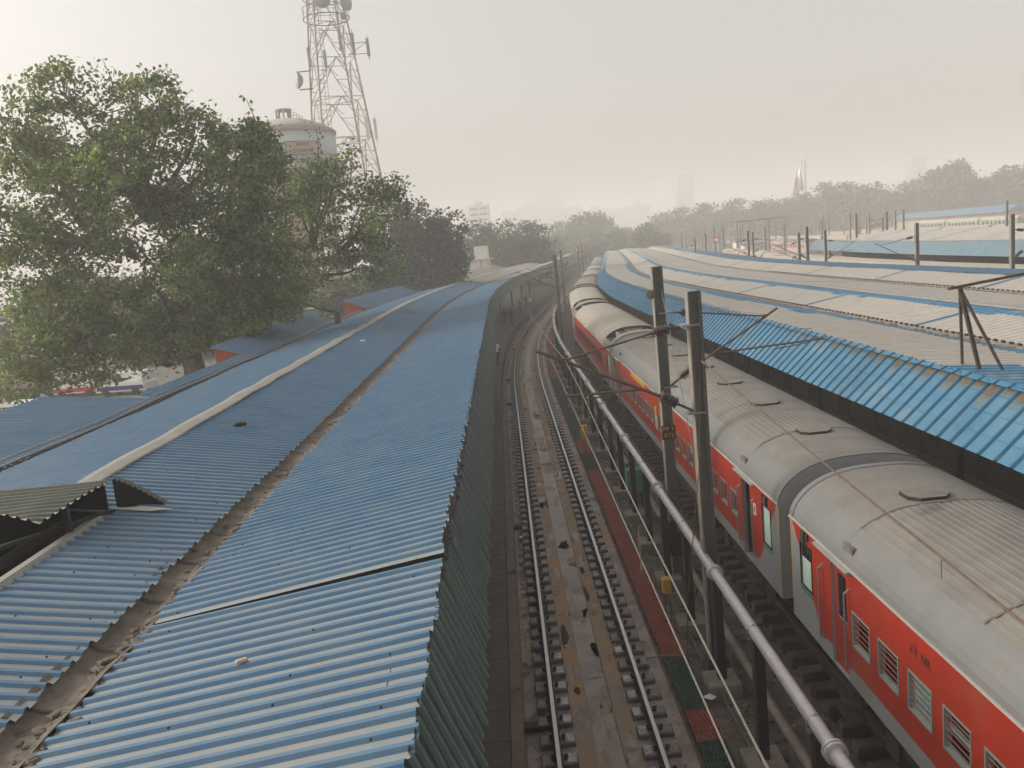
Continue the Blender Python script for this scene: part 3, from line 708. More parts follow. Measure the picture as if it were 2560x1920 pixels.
part('roof_sheet',[m_val,m_val],lambda b:(corr(b,20.4,5.36,22.7,5.29,14,130,pitch=.33,h=.03,us=(0,.5,1),jag=.06),corr(b,20.4,5.36,22.7,5.29,130,430,pitch=1,h=.02)),RC,'clean blue strip along the far edge')
def gr(o): 
    def f(b):
        b.sweep([(o,5.0),(o+.04,4.93),(o+.32,4.93),(o+.38,5.03)],rng(9,110,.8)+rng(110,430,5)[1:],0)
        for k in range(420):
            q=rnd.uniform(11,80); b.bevbox(C(o+rnd.uniform(.05,.36),q,4.95),(rnd.uniform(.04,.2),rnd.uniform(.05,.25),.05),.02,rnd.uniform(0,3),m=rnd.choice([0,0,1]))
        q=10.0
        while q<62:
            x,y,z=C(o+.36,q,5.035); b.box((x,y,z),(.05,.13,.05),-head(q),m=2); q+=.33  # black dashes stand in for shade at the scalloped sheet ends
    return f
part('gutter',[m_dirt,m_conc,m_black],gr(10.92),RC); part('gutter',[m_dirt,m_conc,m_black],gr(18.13),RC)
def rval(b):
    def vm(u,q,rib):
        w_=.5+.5*math.sin(int(q/.45)*2.4)
        if rib: return None
        if q<36:
            f=(36-q)/30*(.55+.6*w_)
            if u>1-.30*f: return 2
            if u>1-.38*f: return 3
            if u>1-.50*f: return 4
        return None
    corr(b,6.83,4.25,7.9,5.25,6,110,pitch=.45,h=.045,cw=.09,sw=.06,us=(0,.3,.5,.58,.62,.66,.69,.72,.745,.77,.79,.81,.83,.85,.88,.92,1),matfn=vm,zf=wav(.004,.5,1.3),jag=.008)
    corr(b,6.83,4.25,7.9,5.25,110,430,pitch=1,h=.03,us=(0,1))
part('valance',[m_val,m_valrib,m_rust,m_rust2,m_rust3],rval,RC)
part('eave_trim',[m_bluec,m_valrib],lambda b:corr(b,7.685,5.235,7.80,5.30,7,110,pitch=.45,h=.03,cw=.07,sw=.04,us=(0,1),jag=.02),RC)
def seams(b):
    for u in(.24,.52,.78):
        o,z=6.83+1.07*u-.008,4.25+1.0*u+.012
        b.sweep([(o,z),(o+.012,z+.012)],rng(7,60,1),0)
part('seam',[m_valrib],seams,RC)
part('valance',[m_val],lambda b:b.sweep([(22.75,5.2),(23.3,4.4)],rng(8,430,3),0),RC,'valance on the far side, facing the yard')
columns(RC,(11.1,18.3),[12,22,32,42,52,62,72,84,96,110],4.9)
part('purlin',[m_steel],lambda b:[b.sweep([(o,z-.16),(o,z-.04),(o+.06,z-.04),(o+.06,z-.16)],rng(8,120,4),0,closed=True) for o,z in((8,5.2),(9.5,5.08),(12.5,5.18),(16,5.15),(20,5.2),(22.3,5.2))],RC)
def shade_block(o,s0,s1,w,z1,label):  # near-black block with black panels, added so the space under a canopy reads dark
    t=thing('shade_filler',label,'shading block',C(o,(s0+s1)/2,.8)); b=MB(); b.sweep([(o-w/2,.8),(o-w/2,z1),(o+w/2,z1),(o+w/2,.8)],rng(s0,s1,2),0,closed=True); b.build('wall',m_dark,t)
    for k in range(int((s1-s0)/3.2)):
        b=MB(); b.sweep([(o-w/2-.02,.82),(o-w/2-.02,2.9)],[s0+.5+k*3.2,s0+2.5+k*3.2],0); b.build('black_panel',m_black,t)
shade_block(13.5,9,60,3.4,4.7,'long near-black block added to darken the space under the right-hand canopy'); shade_block(13.5,66,110,3.4,4.7,'near-black block added to darken the space farther along under the right-hand canopy')
# rusty tripod standing on the right canopy
TP=thing('tripod_frame','rusty three-legged pipe frame standing on the right canopy by the blue valance','tripod',(9.3,15.95,5.25))
top=(8.55,15.4,6.95)
for f in((9.33,16.75,5.26),(9.30,16.1,5.26),(9.5,15.65,5.27)):
    b=MB(); b.tube([f,top],.032 if f[1]!=16.1 else .045,7); b.build('leg',m_rusty,TP)
b=MB(); b.beam((8.30,15.35,6.97),(10.4,15.6,7.14),.06,.05); b.build('crossbar',m_rusty,TP)
# ---- distant canopy on the far right
DC=thing('platform_canopy','distant canopy on the far right with a light blue valance over a dark platform','platform canopy',C(38,80,.8))
part('valance',[m_valf],lambda b:b.sweep([(35.2,4.45),(36.0,5.55)],rng(20,118,3),0),DC)
part('roof_sheet',[m_beige,m_greyd],lambda b:corr(b,36.0,5.56,40.5,5.2,20,118,pitch=1.2,h=.02,us=(0,.5,1),matfn=lambda u,q,r:0),DC)
part('roof_sheet',[m_beige,m_greyd],lambda b:corr(b,40.5,5.2,45.5,6.0,20,118,pitch=1.2,h=.02,us=(0,.5,1),matfn=lambda u,q,r:1 if q%11<.5 else 0),DC)
part('roof_sheet',[m_beige],lambda b:b.sweep([(45.5,6.0),(50,5.4)],rng(20,118,4),0),DC)
shade_block(41.5,22,116,5,4.9,'long near-black block added to darken the space under the distant light blue canopy')
columns(DC,(37,40.5,46),[30,42,54,66,78,90,102,114],5.0)

# ------------------------------------------------------------------ railway coaches
HL=11.77
def zr(x): return 3.2+.82*(max(0,1-(abs(x)/1.62)**2.6))**.588
def arc(bead,n=40):
    P=[]
    if not bead:
        for i in range(n+1):
            a=-1+2*i/n; x=1.62*math.sin(a*math.pi/2); P.append((x,zr(x)))
        return P
    P=[(-1.62,3.2)]+[(1.62*math.sin(-math.pi/2*(1-t)),) for t in()]
    for x in(-1.60,-1.55,-1.48,-1.38,-1.30): P.append((x,zr(x)))
    x=-1.24
    while x<1.22:
        for dx,h in((0,0),(.015,.006),(.045,.006),(.06,0)): P.append((x+dx,zr(x+dx)+h))
        x+=.124
    for x in(1.30,1.38,1.48,1.55,1.60,1.62): P.append((x,zr(x)))
    return P
def roof_section(b,ya,yb,bead,mt,ms,ny=None):
    P=arc(bead); n=len(P); base=len(b.v)
    for y in(ya,yb): b.v.extend([(x,y,z) for x,z in P])
    for k in range(n-1):
        xm=abs(P[k][0]+P[k+1][0])/2
        b.f.append([base+k,base+k+1,base+n+k+1,base+n+k]); b.m.append(ms if xm>1.27 else mt)
def wall_holes(b,x,ya,yb,za,zb,holes,depth,m=0,mr=1):
    ys=sorted({ya,yb,*[h[0] for h in holes],*[h[1] for h in holes]}); zs=sorted({za,zb,*[h[2] for h in holes],*[h[3] for h in holes]})
    for i in range(len(ys)-1):
        for j in range(len(zs)-1):
            yc,zc=(ys[i]+ys[i+1])/2,(zs[j]+zs[j+1])/2
            if any(h[0]<yc<h[1] and h[2]<zc<h[3] for h in holes): continue
            b.quad((x,ys[i],zs[j]),(x,ys[i],zs[j+1]),(x,ys[i+1],zs[j+1]),(x,ys[i+1],zs[j]),m)
    s=1 if depth>0 else -1
    for(y0,y1,z0,z1) in holes:
        X=x+depth
        for p,q in(((y0,z0),(y1,z0)),((y1,z0),(y1,z1)),((y1,z1),(y0,z1)),((y0,z1),(y0,z0))):
            b.quad((x,*p),(x,*q),(X,*q),(X,*p),mr)
def frame(b,x,y0,y1,z0,z1,t,d,m=0):
    b.box((x,(y0+y1)/2,z0+t/2),(d,y1-y0,t),m=m); b.box((x,(y0+y1)/2,z1-t/2),(d,y1-y0,t),m=m)
    b.box((x,y0+t/2,(z0+z1)/2),(d,t,z1-z0-2*t),m=m); b.box((x,y1-t/2,(z0+z1)/2),(d,t,z1-z0-2*t),m=m)
def octbox(b,c,lx,ly,h):
    P=[(-lx,-ly*.5),(-lx*.6,-ly),(lx*.6,-ly),(lx,-ly*.5),(lx,ly*.5),(lx*.6,ly),(-lx*.6,ly),(-lx,ly*.5)]
    V=[(c[0]+x,c[1]+y,c[2]) for x,y in P]+[(c[0]+x,c[1]+y,c[2]+h) for x,y in P]
    b.add(V,[tuple(range(8,16))],0); b.add(V,[(i,(i+1)%8,8+(i+1)%8,8+i) for i in range(8)],1)
def underframe(r):
    b=MB(); b.box((0,0,1.12),(2.7,22.6,.26)); b.box((0,-1.5,.75),(2.5,4.6,.62)); b.box((0,3.4,.78),(2.4,2.2,.55)); b.box((-1.1,-4.9,.8),(.5,1.3,.5)); b.box((-1.1,5.4,.85),(.45,1.0,.4))
    for k in range(9): b.box((-1.36,-9+k*2.2,1.06),(.08,.12,.34))
    b.build('underframe',m_bog,r,local=True)
    for yb in(-7.45,7.45):
        b=MB()
        for sx in(-1,1):
            b.box((sx*1.12,yb,.62),(.16,2.0,.22)); b.box((sx*1.12,yb-1.28,.48),(.22,.42,.34)); b.box((sx*1.12,yb+1.28,.48),(.22,.42,.34))
            for dy in(-.35,.35): b.lathe([(.15,-.3),(.16,-.28),(.12,-.2),(.16,-.12),(.12,-.04),(.16,.04),(.15,.1)],10,(sx*1.12,yb+dy,.98))
        b.box((0,yb,.66),(2.3,.5,.2)); bo=b.build('bogie',m_bog,r,local=True)
        for dy in(-1.28,1.28):
            b=MB()
            for sx in(-1,1): b.lathe([(.46,-.07),(.46,.04),(.49,.05),(.49,.07),(.2,.07),(.2,-.07)],20,(sx*.87,yb+dy,.46),(sx,0,0))
            b.tube([(-.85,yb+dy,.46),(.85,yb+dy,.46)],.09,8); b.build('wheelset',m_bog,bo,local=True)
    for s in(-1,1):
        b=MB(); b.box((-.85,s*(HL+.03),1.05),(.34,.5,.34)); b.box((0,s*(HL+.15),1.0),(.3,.34,.3)); b.box((.85,s*(HL+.03),1.05),(.34,.5,.34)); b.build('coupler',m_bog,r,local=True)
        b=MB(); b.box((0,s*(HL+.13),2.25),(1.25,.26,2.0)); b.build('gangway',m_dark,r,local=True)
        for k in range(3):
            pass
        b=MB()
        for k,(zz,dx) in enumerate(((.52,0),(.78,.03),(1.04,.06))): b.box((-1.5+dx,s*(HL-2.15),zz),(.26,.6,.03))
        for dy in(-.31,.31): b.box((-1.42,s*(HL-2.15)+dy,.86),(.05,.03,.72))
        b.build('footsteps',m_bog,r,local=True)
def body_shell(r,holes):
    b=MB(); wall_holes(b,-1.62,-HL,HL,1.28,3.2,holes,.09)
    b.quad((1.62,-HL,1.28),(1.62,HL,1.28),(1.62,HL,3.2),(1.62,-HL,3.2))
    b.quad((-1.62,-HL,1.28),(-1.62,HL,1.28),(1.62,HL,1.28),(1.62,-HL,1.28),2)
    P=[(-1.62,1.28)]+arc(False)+[(1.62,1.28)]
    for s in(-1,1): b.add([(x,s*(HL-.004),z) for x,z in P],[tuple(range(len(P)))],2)
    b.box((-1.25,0,2.2),(.02,2*HL-.1,1.8),m=3)  # near-black panel stands in for the unlit coach interior
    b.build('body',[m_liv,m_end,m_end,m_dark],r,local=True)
    b=MB(); b.box((-1.634,0,3.205),(.03,2*HL,.028)); b.box((1.634,0,3.205),(.03,2*HL,.028)); b.build('rain_strip',m_beige,r,local=True)
NW=21
def make_coach():
    r=thing('railway_coach','x','railway coach')
    holes=[]
    for s in(-1,1):
        def H(t0,t1,z0,z1): 
            y0,y1=(-HL+t0,-HL+t1) if s<0 else (HL-t1,HL-t0); return (y0,y1,z0,z1)
        holes+= [H(.50,1.02,2.10,2.91),H(1.86,2.46,1.30,3.14)]
    wins=[(HL-2.68-k*.873-.56,HL-2.68-k*.873,2.0,2.53) for k in range(NW)]
    body_shell(r,holes+wins); underframe(r)
    b=MB(); roof_section(b,-HL,-HL+2.3,False,0,1); roof_section(b,-HL+2.3,HL-2.3,True,0,1); roof_section(b,HL-2.3,HL,False,0,1)
    for y in(-HL+2.3,HL-2.3,-HL+5.6,HL-5.6,HL-9.4,-HL+9.3):
        for k in range(24):
            x0=-1.3+2.6*k/24; x1=x0+2.6/24*.9; dy=rnd.uniform(-.03,.03)
            b.quad((x0,y-.02+dy,zr(x0)+.019),(x1,y-.02+dy,zr(x1)+.019),(x1,y+.025+dy,zr(x1)+.019),(x0,y+.025+dy,zr(x0)+.019),2)
    for s in(-1,1):  # raised collar at the coach ends
        P=arc(False); base=len(b.v)
        for y,dz in((s*HL,.012),(s*(HL-.16),.012)): b.v.extend([(x*1.006,y,z+dz) for x,z in P])
        for k in range(len(P)-1): b.f.append([base+k,base+k+1,base+len(P)+k+1,base+len(P)+k]); b.m.append(1)
    b.build('roof',[m_roofc,m_roofs,m_dirt],r,smooth=False,local=True)
    for k in range(7):
        b=MB(); octbox(b,(-.1,HL-1.9-k*3.25,3.985),.33,.30,.085); b.build('roof_vent',[m_roofc,m_steel],r,local=True)
    for s in(-1,1):
        b=MB(); b.beam((-1.52,s*(HL-2.6),3.46),(-1.52,s*(HL-2.25),3.46),.10,.10); b.build('roof_lamp',m_dirt,r,local=True)
        b=MB(); b.box((-1.66,s*(HL-2.05),3.19),(.14,1.35,.03)); b.build('door_hood',m_end,r,local=True)
    for k,(y0,y1,z0,z1) in enumerate(wins):
        b=MB(); frame(b,-1.622,y0-.025,y1+.025,z0-.025,z1+.025,.024,.02); w_=b.build('window',m_frame,r,local=True)
        b=MB()
        for j in range(5): b.box((-1.60,(y0+y1)/2,z0+.075+j*.092),(.012,y1-y0,.012))
        b.build('window_bars',m_bar,w_,local=True)
        sh={0:(.90,1),1:(.86,1),2:(0,1),3:(.88,1),4:(.86,1)}.get(k,(.86 if k%3 else (.55 if k%2 else .9),1))
        b=MB(); b.box((-1.555,(y0+y1)/2,(z0+(z1-z0)*(sh[0]+sh[1])/2)),(.012,y1-y0,(z1-z0)*(sh[1]-sh[0])))
        if k==3: b.box((-1.548,(y0+y1)/2+.02,z0+.28),(.012,(y1-y0)*.9,.10))
        b.box((-1.56,(y0+y1)/2,z0+.025),(.012,y1-y0,.05))
        if k==2:
            for j in range(8): b.box((-1.565,(y0+y1)/2,z0+.06+j*.06),(.01,y1-y0,.012))
        b.build('window_shutter',m_shut,w_,local=True)
    for s in(-1,1):
        y0,y1=(-HL+.50,-HL+1.02) if s<0 else (HL-1.02,HL-.50)
        b=MB(); frame(b,-1.624,y0-.02,y1+.02,2.08,2.93,.03,.02); w_=b.build('toilet_window',m_steel,r,local=True)
        b=MB(); b.box((-1.59,(y0+y1)/2,2.36),(.012,y1-y0,.52)); b.build('frosted_pane',m_glassg,w_,local=True)
        b=MB(); b.box((-1.585,(y0+y1)/2,2.76),(.012,y1-y0,.28)); b.build('pane',m_glass if s>0 else m_glassg,w_,local=True)
        b=MB(); b.box((-1.625,(y0+y1)/2,2.02),(.012,y1-y0+.06,.035)); b.build('green_stripe',m_green_t,r,local=True)
        b=MB(); b.box((-1.64,s*(HL-.72),3.05),(.06,.14,.2)); b.box((-1.64,s*(HL-.9),3.08),(.05,.05,.12)); b.build('lamp_bracket',m_bog,r,local=True)
        y0,y1=(-HL+1.86,-HL+2.46) if s<0 else (HL-2.46,HL-1.86)
        if s>0:
            b=MB(); wall_holes(b,-1.57,y0,y1,1.30,3.14,[(y0+.13,y1-.13,2.17,2.93)],.03); d=b.build('door',[m_red,m_end],r,local=True)
            b=MB(); b.box((-1.55,(y0+y1)/2,2.55),(.012,y1-y0-.26,.76)); b.build('door_pane',m_glass,d,local=True)
            b=MB(); b.box((-1.585,y0+.06,2.1),(.02,.03,.16)); b.build('handle',m_galv,d,local=True)
        for t in(1.52,2.56):
            b=MB(); y=s*(HL-t); b.tube([(-1.62,y,1.55),(-1.70,y,1.60),(-1.70,y,2.80),(-1.62,y,2.86)],.017,6); b.build('grab_rail',m_galv,r,local=True)
    return r
def make_ac():
    r=thing('railway_coach','x','railway coach')
    wins=[(HL-3.1-k*1.55-.95,HL-3.1-k*1.55,1.98,2.62) for k in range(11)]
    holes=list(wins)
    for s in(-1,1):
        y0,y1=(-HL+1.2,-HL+1.9) if s<0 else (HL-1.9,HL-1.2); holes.append((y0,y1,1.30,3.1))
    body_shell(r,holes); underframe(r)
    for(y0,y1,z0,z1) in wins:
        b=MB(); frame(b,-1.622,y0-.02,y1+.02,z0-.02,z1+.02,.03,.02); w_=b.build('window',m_steel,r,local=True)
        b=MB(); b.box((-1.58,(y0+y1)/2,(z0+z1)/2),(.012,y1-y0,z1-z0)); b.build('pane',m_glass,w_,local=True)
    for s in(-1,1):
        y0,y1=(-HL+1.2,-HL+1.9) if s<0 else (HL-1.9,HL-1.2)
        b=MB(); b.box((-1.58,(y0+y1)/2,2.2),(.03,y1-y0,1.8)); d=b.build('door',m_red,r,local=True)
        b=MB(); b.box((-1.6,(y0+y1)/2,2.5),(.012,.34,.7)); b.build('door_pane',m_glass,d,local=True)
        b=MB(); b.box((-1.622,s*(HL-.65),2.5),(.012,.5,.8)); b.build('toilet_window',m_glassg,r,local=True)
    return r
def ac_roof(r,ribbed,mt):
    b=MB(); roof_section(b,-HL,-HL+.75,False,0,1)
    roof_section(b,HL-.75,HL,False,0,1); roof_section(b,-HL+2.9,HL-2.9,ribbed,0,0)
    P=[p for p in arc(False) if p[1]>3.5]
    for s in(-1,1):
        ya,yb=s*(HL-.75),s*(HL-2.9)
        # shoulders beside the equipment well and its floor
        base=len(b.v); A=arc(False); Q=[p for p in A if p[1]<=3.63]
        Lh=[p for p in Q if p[0]<0]; Rh=[p for p in Q if p[0]>0]
        for side in(Lh,Rh):
            bb=len(b.v)
            for y in(ya,yb): b.v.extend([(x,y,z) for x,z in side])
            for k in range(len(side)-1): b.f.append([bb+k,bb+k+1,bb+len(side)+k+1,bb+len(side)+k]); b.m.append(1)
        b.quad((Lh[-1][0],ya,3.52),(Rh[0][0],ya,3.52),(Rh[0][0],yb,3.52),(Lh[-1][0],yb,3.52),2)
        for y in(ya,yb):
            bb=len(b.v); b.v.extend([(x,y,z) for x,z in P]); b.f.append(list(range(bb,bb+len(P)))); b.m.append(2)
    b.build('roof',[mt,m_roofs,m_bog],r,local=True)
    for s in(-1,1):
        b=MB(); yc=s*(HL-1.85); b.bevbox((-.62,yc,3.72),(.72,1.2,.24),.02,m=0); b.bevbox((.3,yc,3.72),(.8,1.3,.24),.02,m=0)
        b.box((-.62,yc,3.846),(.5,.8,.012),m=1); b.box((.3,yc,3.846),(.55,.9,.012),m=1); b.box((0,s*(HL-2.87),3.78),(.9,.03,.22),m=0)
        b.build('cooling_unit',[m_roofcr,m_bog],r,local=True)
GT='red and grey coaches of the standing train'
def place(r,s0,label):
    a=Vector(C(5.43,s0)); c=Vector(C(5.43,s0+2*HL)); m_=(a+c)/2; d=c-a
    r.location=m_; r.rotation_euler[2]=-math.atan2(d.x,d.y); tag(r,label,'railway coach',GT)
c1=make_coach(); c2=dup(c1)
place(c1,14.45-2*HL,'nearest red coach at the bottom right with barred windows and small black lettering')
place(c2,15.09,'second red coach from the camera, with an open dark doorway, behind the two catenary masts')
c3=make_ac(); c4=dup(c3); ac_roof(c3,False,m_roofcr); ac_roof(c4,True,m_roofcr)
place(c3,39.3,'third red coach from the camera, smooth cream roof with cooling units in a recess')
place(c4,63.5,'fourth red coach from the camera, ribbed cream roof at the start of the bend')
for k,nm in enumerate(('fifth','sixth','seventh')):
    c5=dup(c4 if k%2==0 else c3); place(c5,87.7+24.18*k,f'{nm} red coach from the camera, hazy on the distant bend')
for k in range(3): 
    c5=dup(c3); place(c5,160.3+24.18*k,'coach of the standing train almost lost in the haze at its far end')
# things that belong to single coaches
def text(body,size,m,parent,loc,rot,name='lettering',ext=.002):
    cu=bpy.data.curves.new(name,'FONT'); cu.body=body; cu.size=size; cu.extrude=ext; cu.align_x='CENTER'; cu.align_y='CENTER'
    t=bpy.data.objects.new(name,cu); COL.objects.link(t); dg=bpy.context.evaluated_depsgraph_get()
    me=bpy.data.meshes.new_from_object(t.evaluated_get(dg)); bpy.data.objects.remove(t); bpy.data.curves.remove(cu)
    me.materials.clear(); me.materials.append(m)
    o=bpy.data.objects.new(name,me); COL.objects.link(o); o.parent=parent; o.location=loc; o.rotation_euler=rot
    return o
RL=(rad(90),0,rad(-90))     # lettering read from the left-hand side of the coach
text('उ रे  NR',.17,m_ink,c1,(-1.626,HL-4.72,2.88),RL)
b=MB(); b.box((-1.628,-HL+1.52,2.62),(.012,.16,.24)); n_=b.build('notice',m_white,c2,local=True)
b=MB(); b.box((-1.636,-HL+1.52,2.62),(.006,.09,.15)); b.build('notice_print',m_end,n_,local=True)
b=MB(); b.box((-1.64,12.55-HL,2.56),(.03,.36,.30)); d_=b.build('destination_board',m_yellow,c2,local=True)
text('E',.13,m_ink,d_,(-1.658,12.55-HL,2.63),RL); text('7',.13,m_ink,d_,(-1.658,12.55-HL,2.49),RL)
b=MB(); b.box((-1.635,12.55-HL,2.16),(.02,.34,.46)); b.build('chart_board',m_glassg,c2,local=True)
b=MB(); b.box((-1.628,16.2-HL,3.08),(.012,3.2,.16)); b.build('yellow_band',m_yellow,c2,local=True)

# ------------------------------------------------------------------ catenary masts
def column_h(b,x,y,z0,z1,w=.24,d=.26,rz=0):
    cs,sn=math.cos(rz),math.sin(rz)
    def bx(dx,dy,sx,sy,m): b.box((x+dx*cs-dy*sn,y+dx*sn+dy*cs,(z0+z1)/2),(sx,sy,z1-z0),rz,m)
    bx(-w/2,0,.022,d,1); bx(w/2,0,.022,d,0); bx(0,-d*.30,w-.022,.014,0)  # left flange takes the paler tone that paints sunlight on it
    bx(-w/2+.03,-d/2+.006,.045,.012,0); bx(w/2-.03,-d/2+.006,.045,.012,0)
def insul(b,p,q,r=.105,n=7):
    p=Vector(p);q=Vector(q);L_=(q-p).length; pr=[(.03,0),(.035,.04)]
    for k in range(n):
        h=.06+(L_-.12)*k/n; g=(L_-.12)/n; pr+=[(.04,h),(r,h+g*.35),(r*.96,h+g*.5),(.045,h+g*.62)]
    pr+=[(.035,L_-.05),(.03,L_)]; b.lathe(pr,12,p,q-p)
def cant(parent,y,pts):
    """pts: x,z pairs of the cantilever in the plane across the track"""
    P={k:(v[0],y,v[1]) for k,v in pts.items()}
    b=MB(); insul(b,P['i1a'],P['i1b']); b.build('insulator',m_insul,parent)
    b=MB(); insul(b,P['i2a'],P['i2b'],.12); b.build('insulator',m_insul,parent)
    b=MB(); b.tube([P['br1'],P['i1a']],.02,6); b.tube([P['i1b'],P['junc']],.022,7); b.build('stay_tube',m_rusty,parent)
    b=MB(); b.tube([P['br2'],P['i2a']],.028,6); b.tube([P['i2b'],P['tip']],.03,8); b.lathe([(.05,-.05),(.055,0),(.05,.05)],8,P['junc'],(0,1,0)); b.build('bracket_tube',m_rusty,parent)
    b=MB(); b.tube([P['regR'],P['regL']],.024,7); b.build('registration_tube',m_rusty,parent)
    b=MB(); st=P['stI']; en=P['stO']; b.tube([st,(en[0]*.93+st[0]*.07,y,en[2]+.10),(en[0]*.985+st[0]*.015,y,en[2]+.07),en],.014,6); b.tube([P['regM'],(P['regM'][0],y,P['stM'][1] if False else st[2])],.012,5); b.build('steady_arm',m_rusty,parent)
    b=MB()
    for k,z in((P['br1'],P['br1'][2]),(P['br2'],P['br2'][2])): b.box((k[0],y,z),(.34,.34,.035))
    b.build('mast_clamp',m_galv,parent)
GM='overhead line masts of the near tracks'
MBt=thing('overhead_line_mast','closest tall steel mast, carrying rusty arms over the empty left track','catenary mast',(3.55,15.5,-.35),0,GM)
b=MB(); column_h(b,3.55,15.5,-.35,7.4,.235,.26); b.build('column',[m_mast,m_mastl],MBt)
b=MB(); b.box((3.55,15.5,-.12),(.42,.42,.34)); b.build('base_collar',m_conc2,MBt)
cant(MBt,15.5,dict(br1=(3.44,6.77),i1a=(3.12,6.745),i1b=(2.68,6.67),junc=(1.03,6.33),tip=(.52,6.56),br2=(3.46,5.08),i2a=(3.17,5.25),i2b=(2.74,5.49),regL=(1.02,5.64),regR=(2.41,5.62),regM=(1.93,5.62),stI=(1.96,5.585),stO=(1.04,5.40)))
MAt=thing('overhead_line_mast','steel mast with the yellow lettered plate, carrying arms over the red train','catenary mast',(3.74,20.0,-.35),0,GM)
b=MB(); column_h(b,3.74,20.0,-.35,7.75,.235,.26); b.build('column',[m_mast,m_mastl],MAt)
b=MB(); b.box((3.74,20.0,.9),(.30,.32,.9)); b.build('painted_band',m_steel,MAt)
cant(MAt,20.0,dict(br1=(3.88,6.62),i1a=(4.22,6.585),i1b=(4.62,6.55),junc=(6.30,6.29),tip=(6.62,6.46),br2=(3.88,4.79),i2a=(4.13,4.96),i2b=(4.48,5.20),regL=(5.05,5.50),regR=(7.75,5.60),regM=(7.1,5.57),stI=(7.4,5.54),stO=(6.45,5.36)))
b=MB(); b.lathe([(.03,-.06),(.11,-.05),(.11,-.03),(.085,0),(.11,.03),(.11,.05),(.03,.06)],18,(3.56,19.9,7.10),(.3,1,0)); b.build('pulley_wheel',m_rusty,MAt)
b=MB(); b.box((3.74,19.83,3.67),(.34,.012,.36)); pl=b.build('number_plate',m_black,MAt)
text('PF 1',.165,m_yellow,pl,Vector((3.74,19.82,3.755))-Vector(MAt.location),(rad(90),0,0)); text('P73',.165,m_yellow,pl,Vector((3.745,19.82,3.59))-Vector(MAt.location),(rad(90),0,0))
b=MB(); b.tube([(3.80,19.86,7.2),(3.92,19.8,6.2),(4.2,19.4,3.4),(4.35,19.2,1.2)],.012,5); b.build('guy_rod',m_galv,MAt)
b=MB(); b.tube([(3.60,15.4,6.3),(3.42,15.3,4.0),(3.0,15.2,1.4),(2.9,15.2,-.2)],.011,5); b.build('guy_rod',m_rusty,MBt)
b=MB(); b.tube([(3.43,15.36,2.6),(3.42,15.36,-.3)],.03,6); b.build('cable_duct',m_galv,MBt)
# feeder that leaves the near mast towards the camera
b=MB(); P0=Vector((3.62,15.4,6.08)); P1=Vector((3.735,2.6,5.12)); b.tube([P0+(P1-P0)*t+Vector((0,0,-.25*t*(1-t))) for t in [i/14 for i in range(15)]],.013,6)
b.tube([(3.62,15.4,6.08),(3.62,15.1,6.04)],.03,6); b.tube([(3.69,7.0,5.38),(3.69,7.0,5.2)],.006,4)
tag(at_centre(b.build('feeder_wire',m_rusty)),'dark feeder wire slanting from the closest mast over the coach roofs','wire')
def simple_mast(x,y,z1,label,group,side=-1,z0=-.4,pair=False,arm=2.6,w=.21,bx=False):
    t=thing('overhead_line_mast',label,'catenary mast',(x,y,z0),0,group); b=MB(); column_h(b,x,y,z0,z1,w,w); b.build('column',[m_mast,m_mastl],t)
    if arm:
        s=side; b=MB(); b.tube([(x,y,z1-.9),(x+s*arm,y,z1-1.3)],.02,5); b.tube([(x,y,z1-2.7),(x+s*arm*1.15,y,z1-1.1)],.025,5); b.tube([(x+s*.5*arm,y,z1-2.05),(x+s*arm,y,z1-2.0)],.02,5); b.build('cantilever_arm',m_rusty,t)
        b=MB(); insul(b,(x+s*.25,y,z1-.94),(x+s*.75,y,z1-1.03),.10,5); insul(b,(x+s*.2,y,z1-2.56),(x+s*.65,y,z1-2.2),.10,5); b.build('insulator',m_insul,t)
    if bx:
        b=MB(); b.bevbox((x,y-.1,4.3),(.55,.4,.5),.03); b.build('equipment_box',m_steel,t)
    return t
far=[(3.95,66,7.72,'thickest mast of the middle cluster, beyond the end of the silver pipe',-1),(3.6,86,7.55,'left mast of the middle cluster beyond the silver pipe',-1),(5.7,104,7.75,'right mast of the middle cluster, carrying arms over the train',1)]
for o,q,z,l,s in far:
    x,y,_=C(o-1.025 if o<5 else 2.4,q); simple_mast(x,y,z,'grey steel '+l,GM,s)
for k,(o,q) in enumerate([(2.7,150),(2.7,172),(2.7,200),(2.7,235),(2.7,270),(-2.2,300),(2.7,330)]):
    x,y,_=C(o,q); simple_mast(x,y,7.7,'thin distant mast in the hazy row between the two canopies where the tracks vanish',GM,-1 if k%2 else 1,arm=2.4)
GY='overhead line masts in the yard on the right'
for x,y,z1,l,s,bx in [(25.95,70,7.9,'tall bare mast left of the light blue distant valance',-1,False),(29.45,75,7.4,'mast crossing the left part of the distant blue valance, arm rising to the right',1,False),(29.6,82,7.3,'slim leaning mast with a crossarm beside the tall bare mast',-1,False),(29.2,58,7.5,'mast in front of the middle of the distant blue valance',-1,False),(30.95,50,7.6,'largest yard mast at the far right edge, with a dark insulator',1,False),(27.6,92,7.9,'dark mast behind the blue strip of the right canopy, standing over the pale coach roofs',-1,False),(33.0,108,7.6,'mast with a square box beside the rounded coach roof',1,True),(28.3,120,7.4,'mast with a box at its foot beside the red signal light',-1,True)]:
    simple_mast(x,y,z1,l,GY,s,bx=bx)
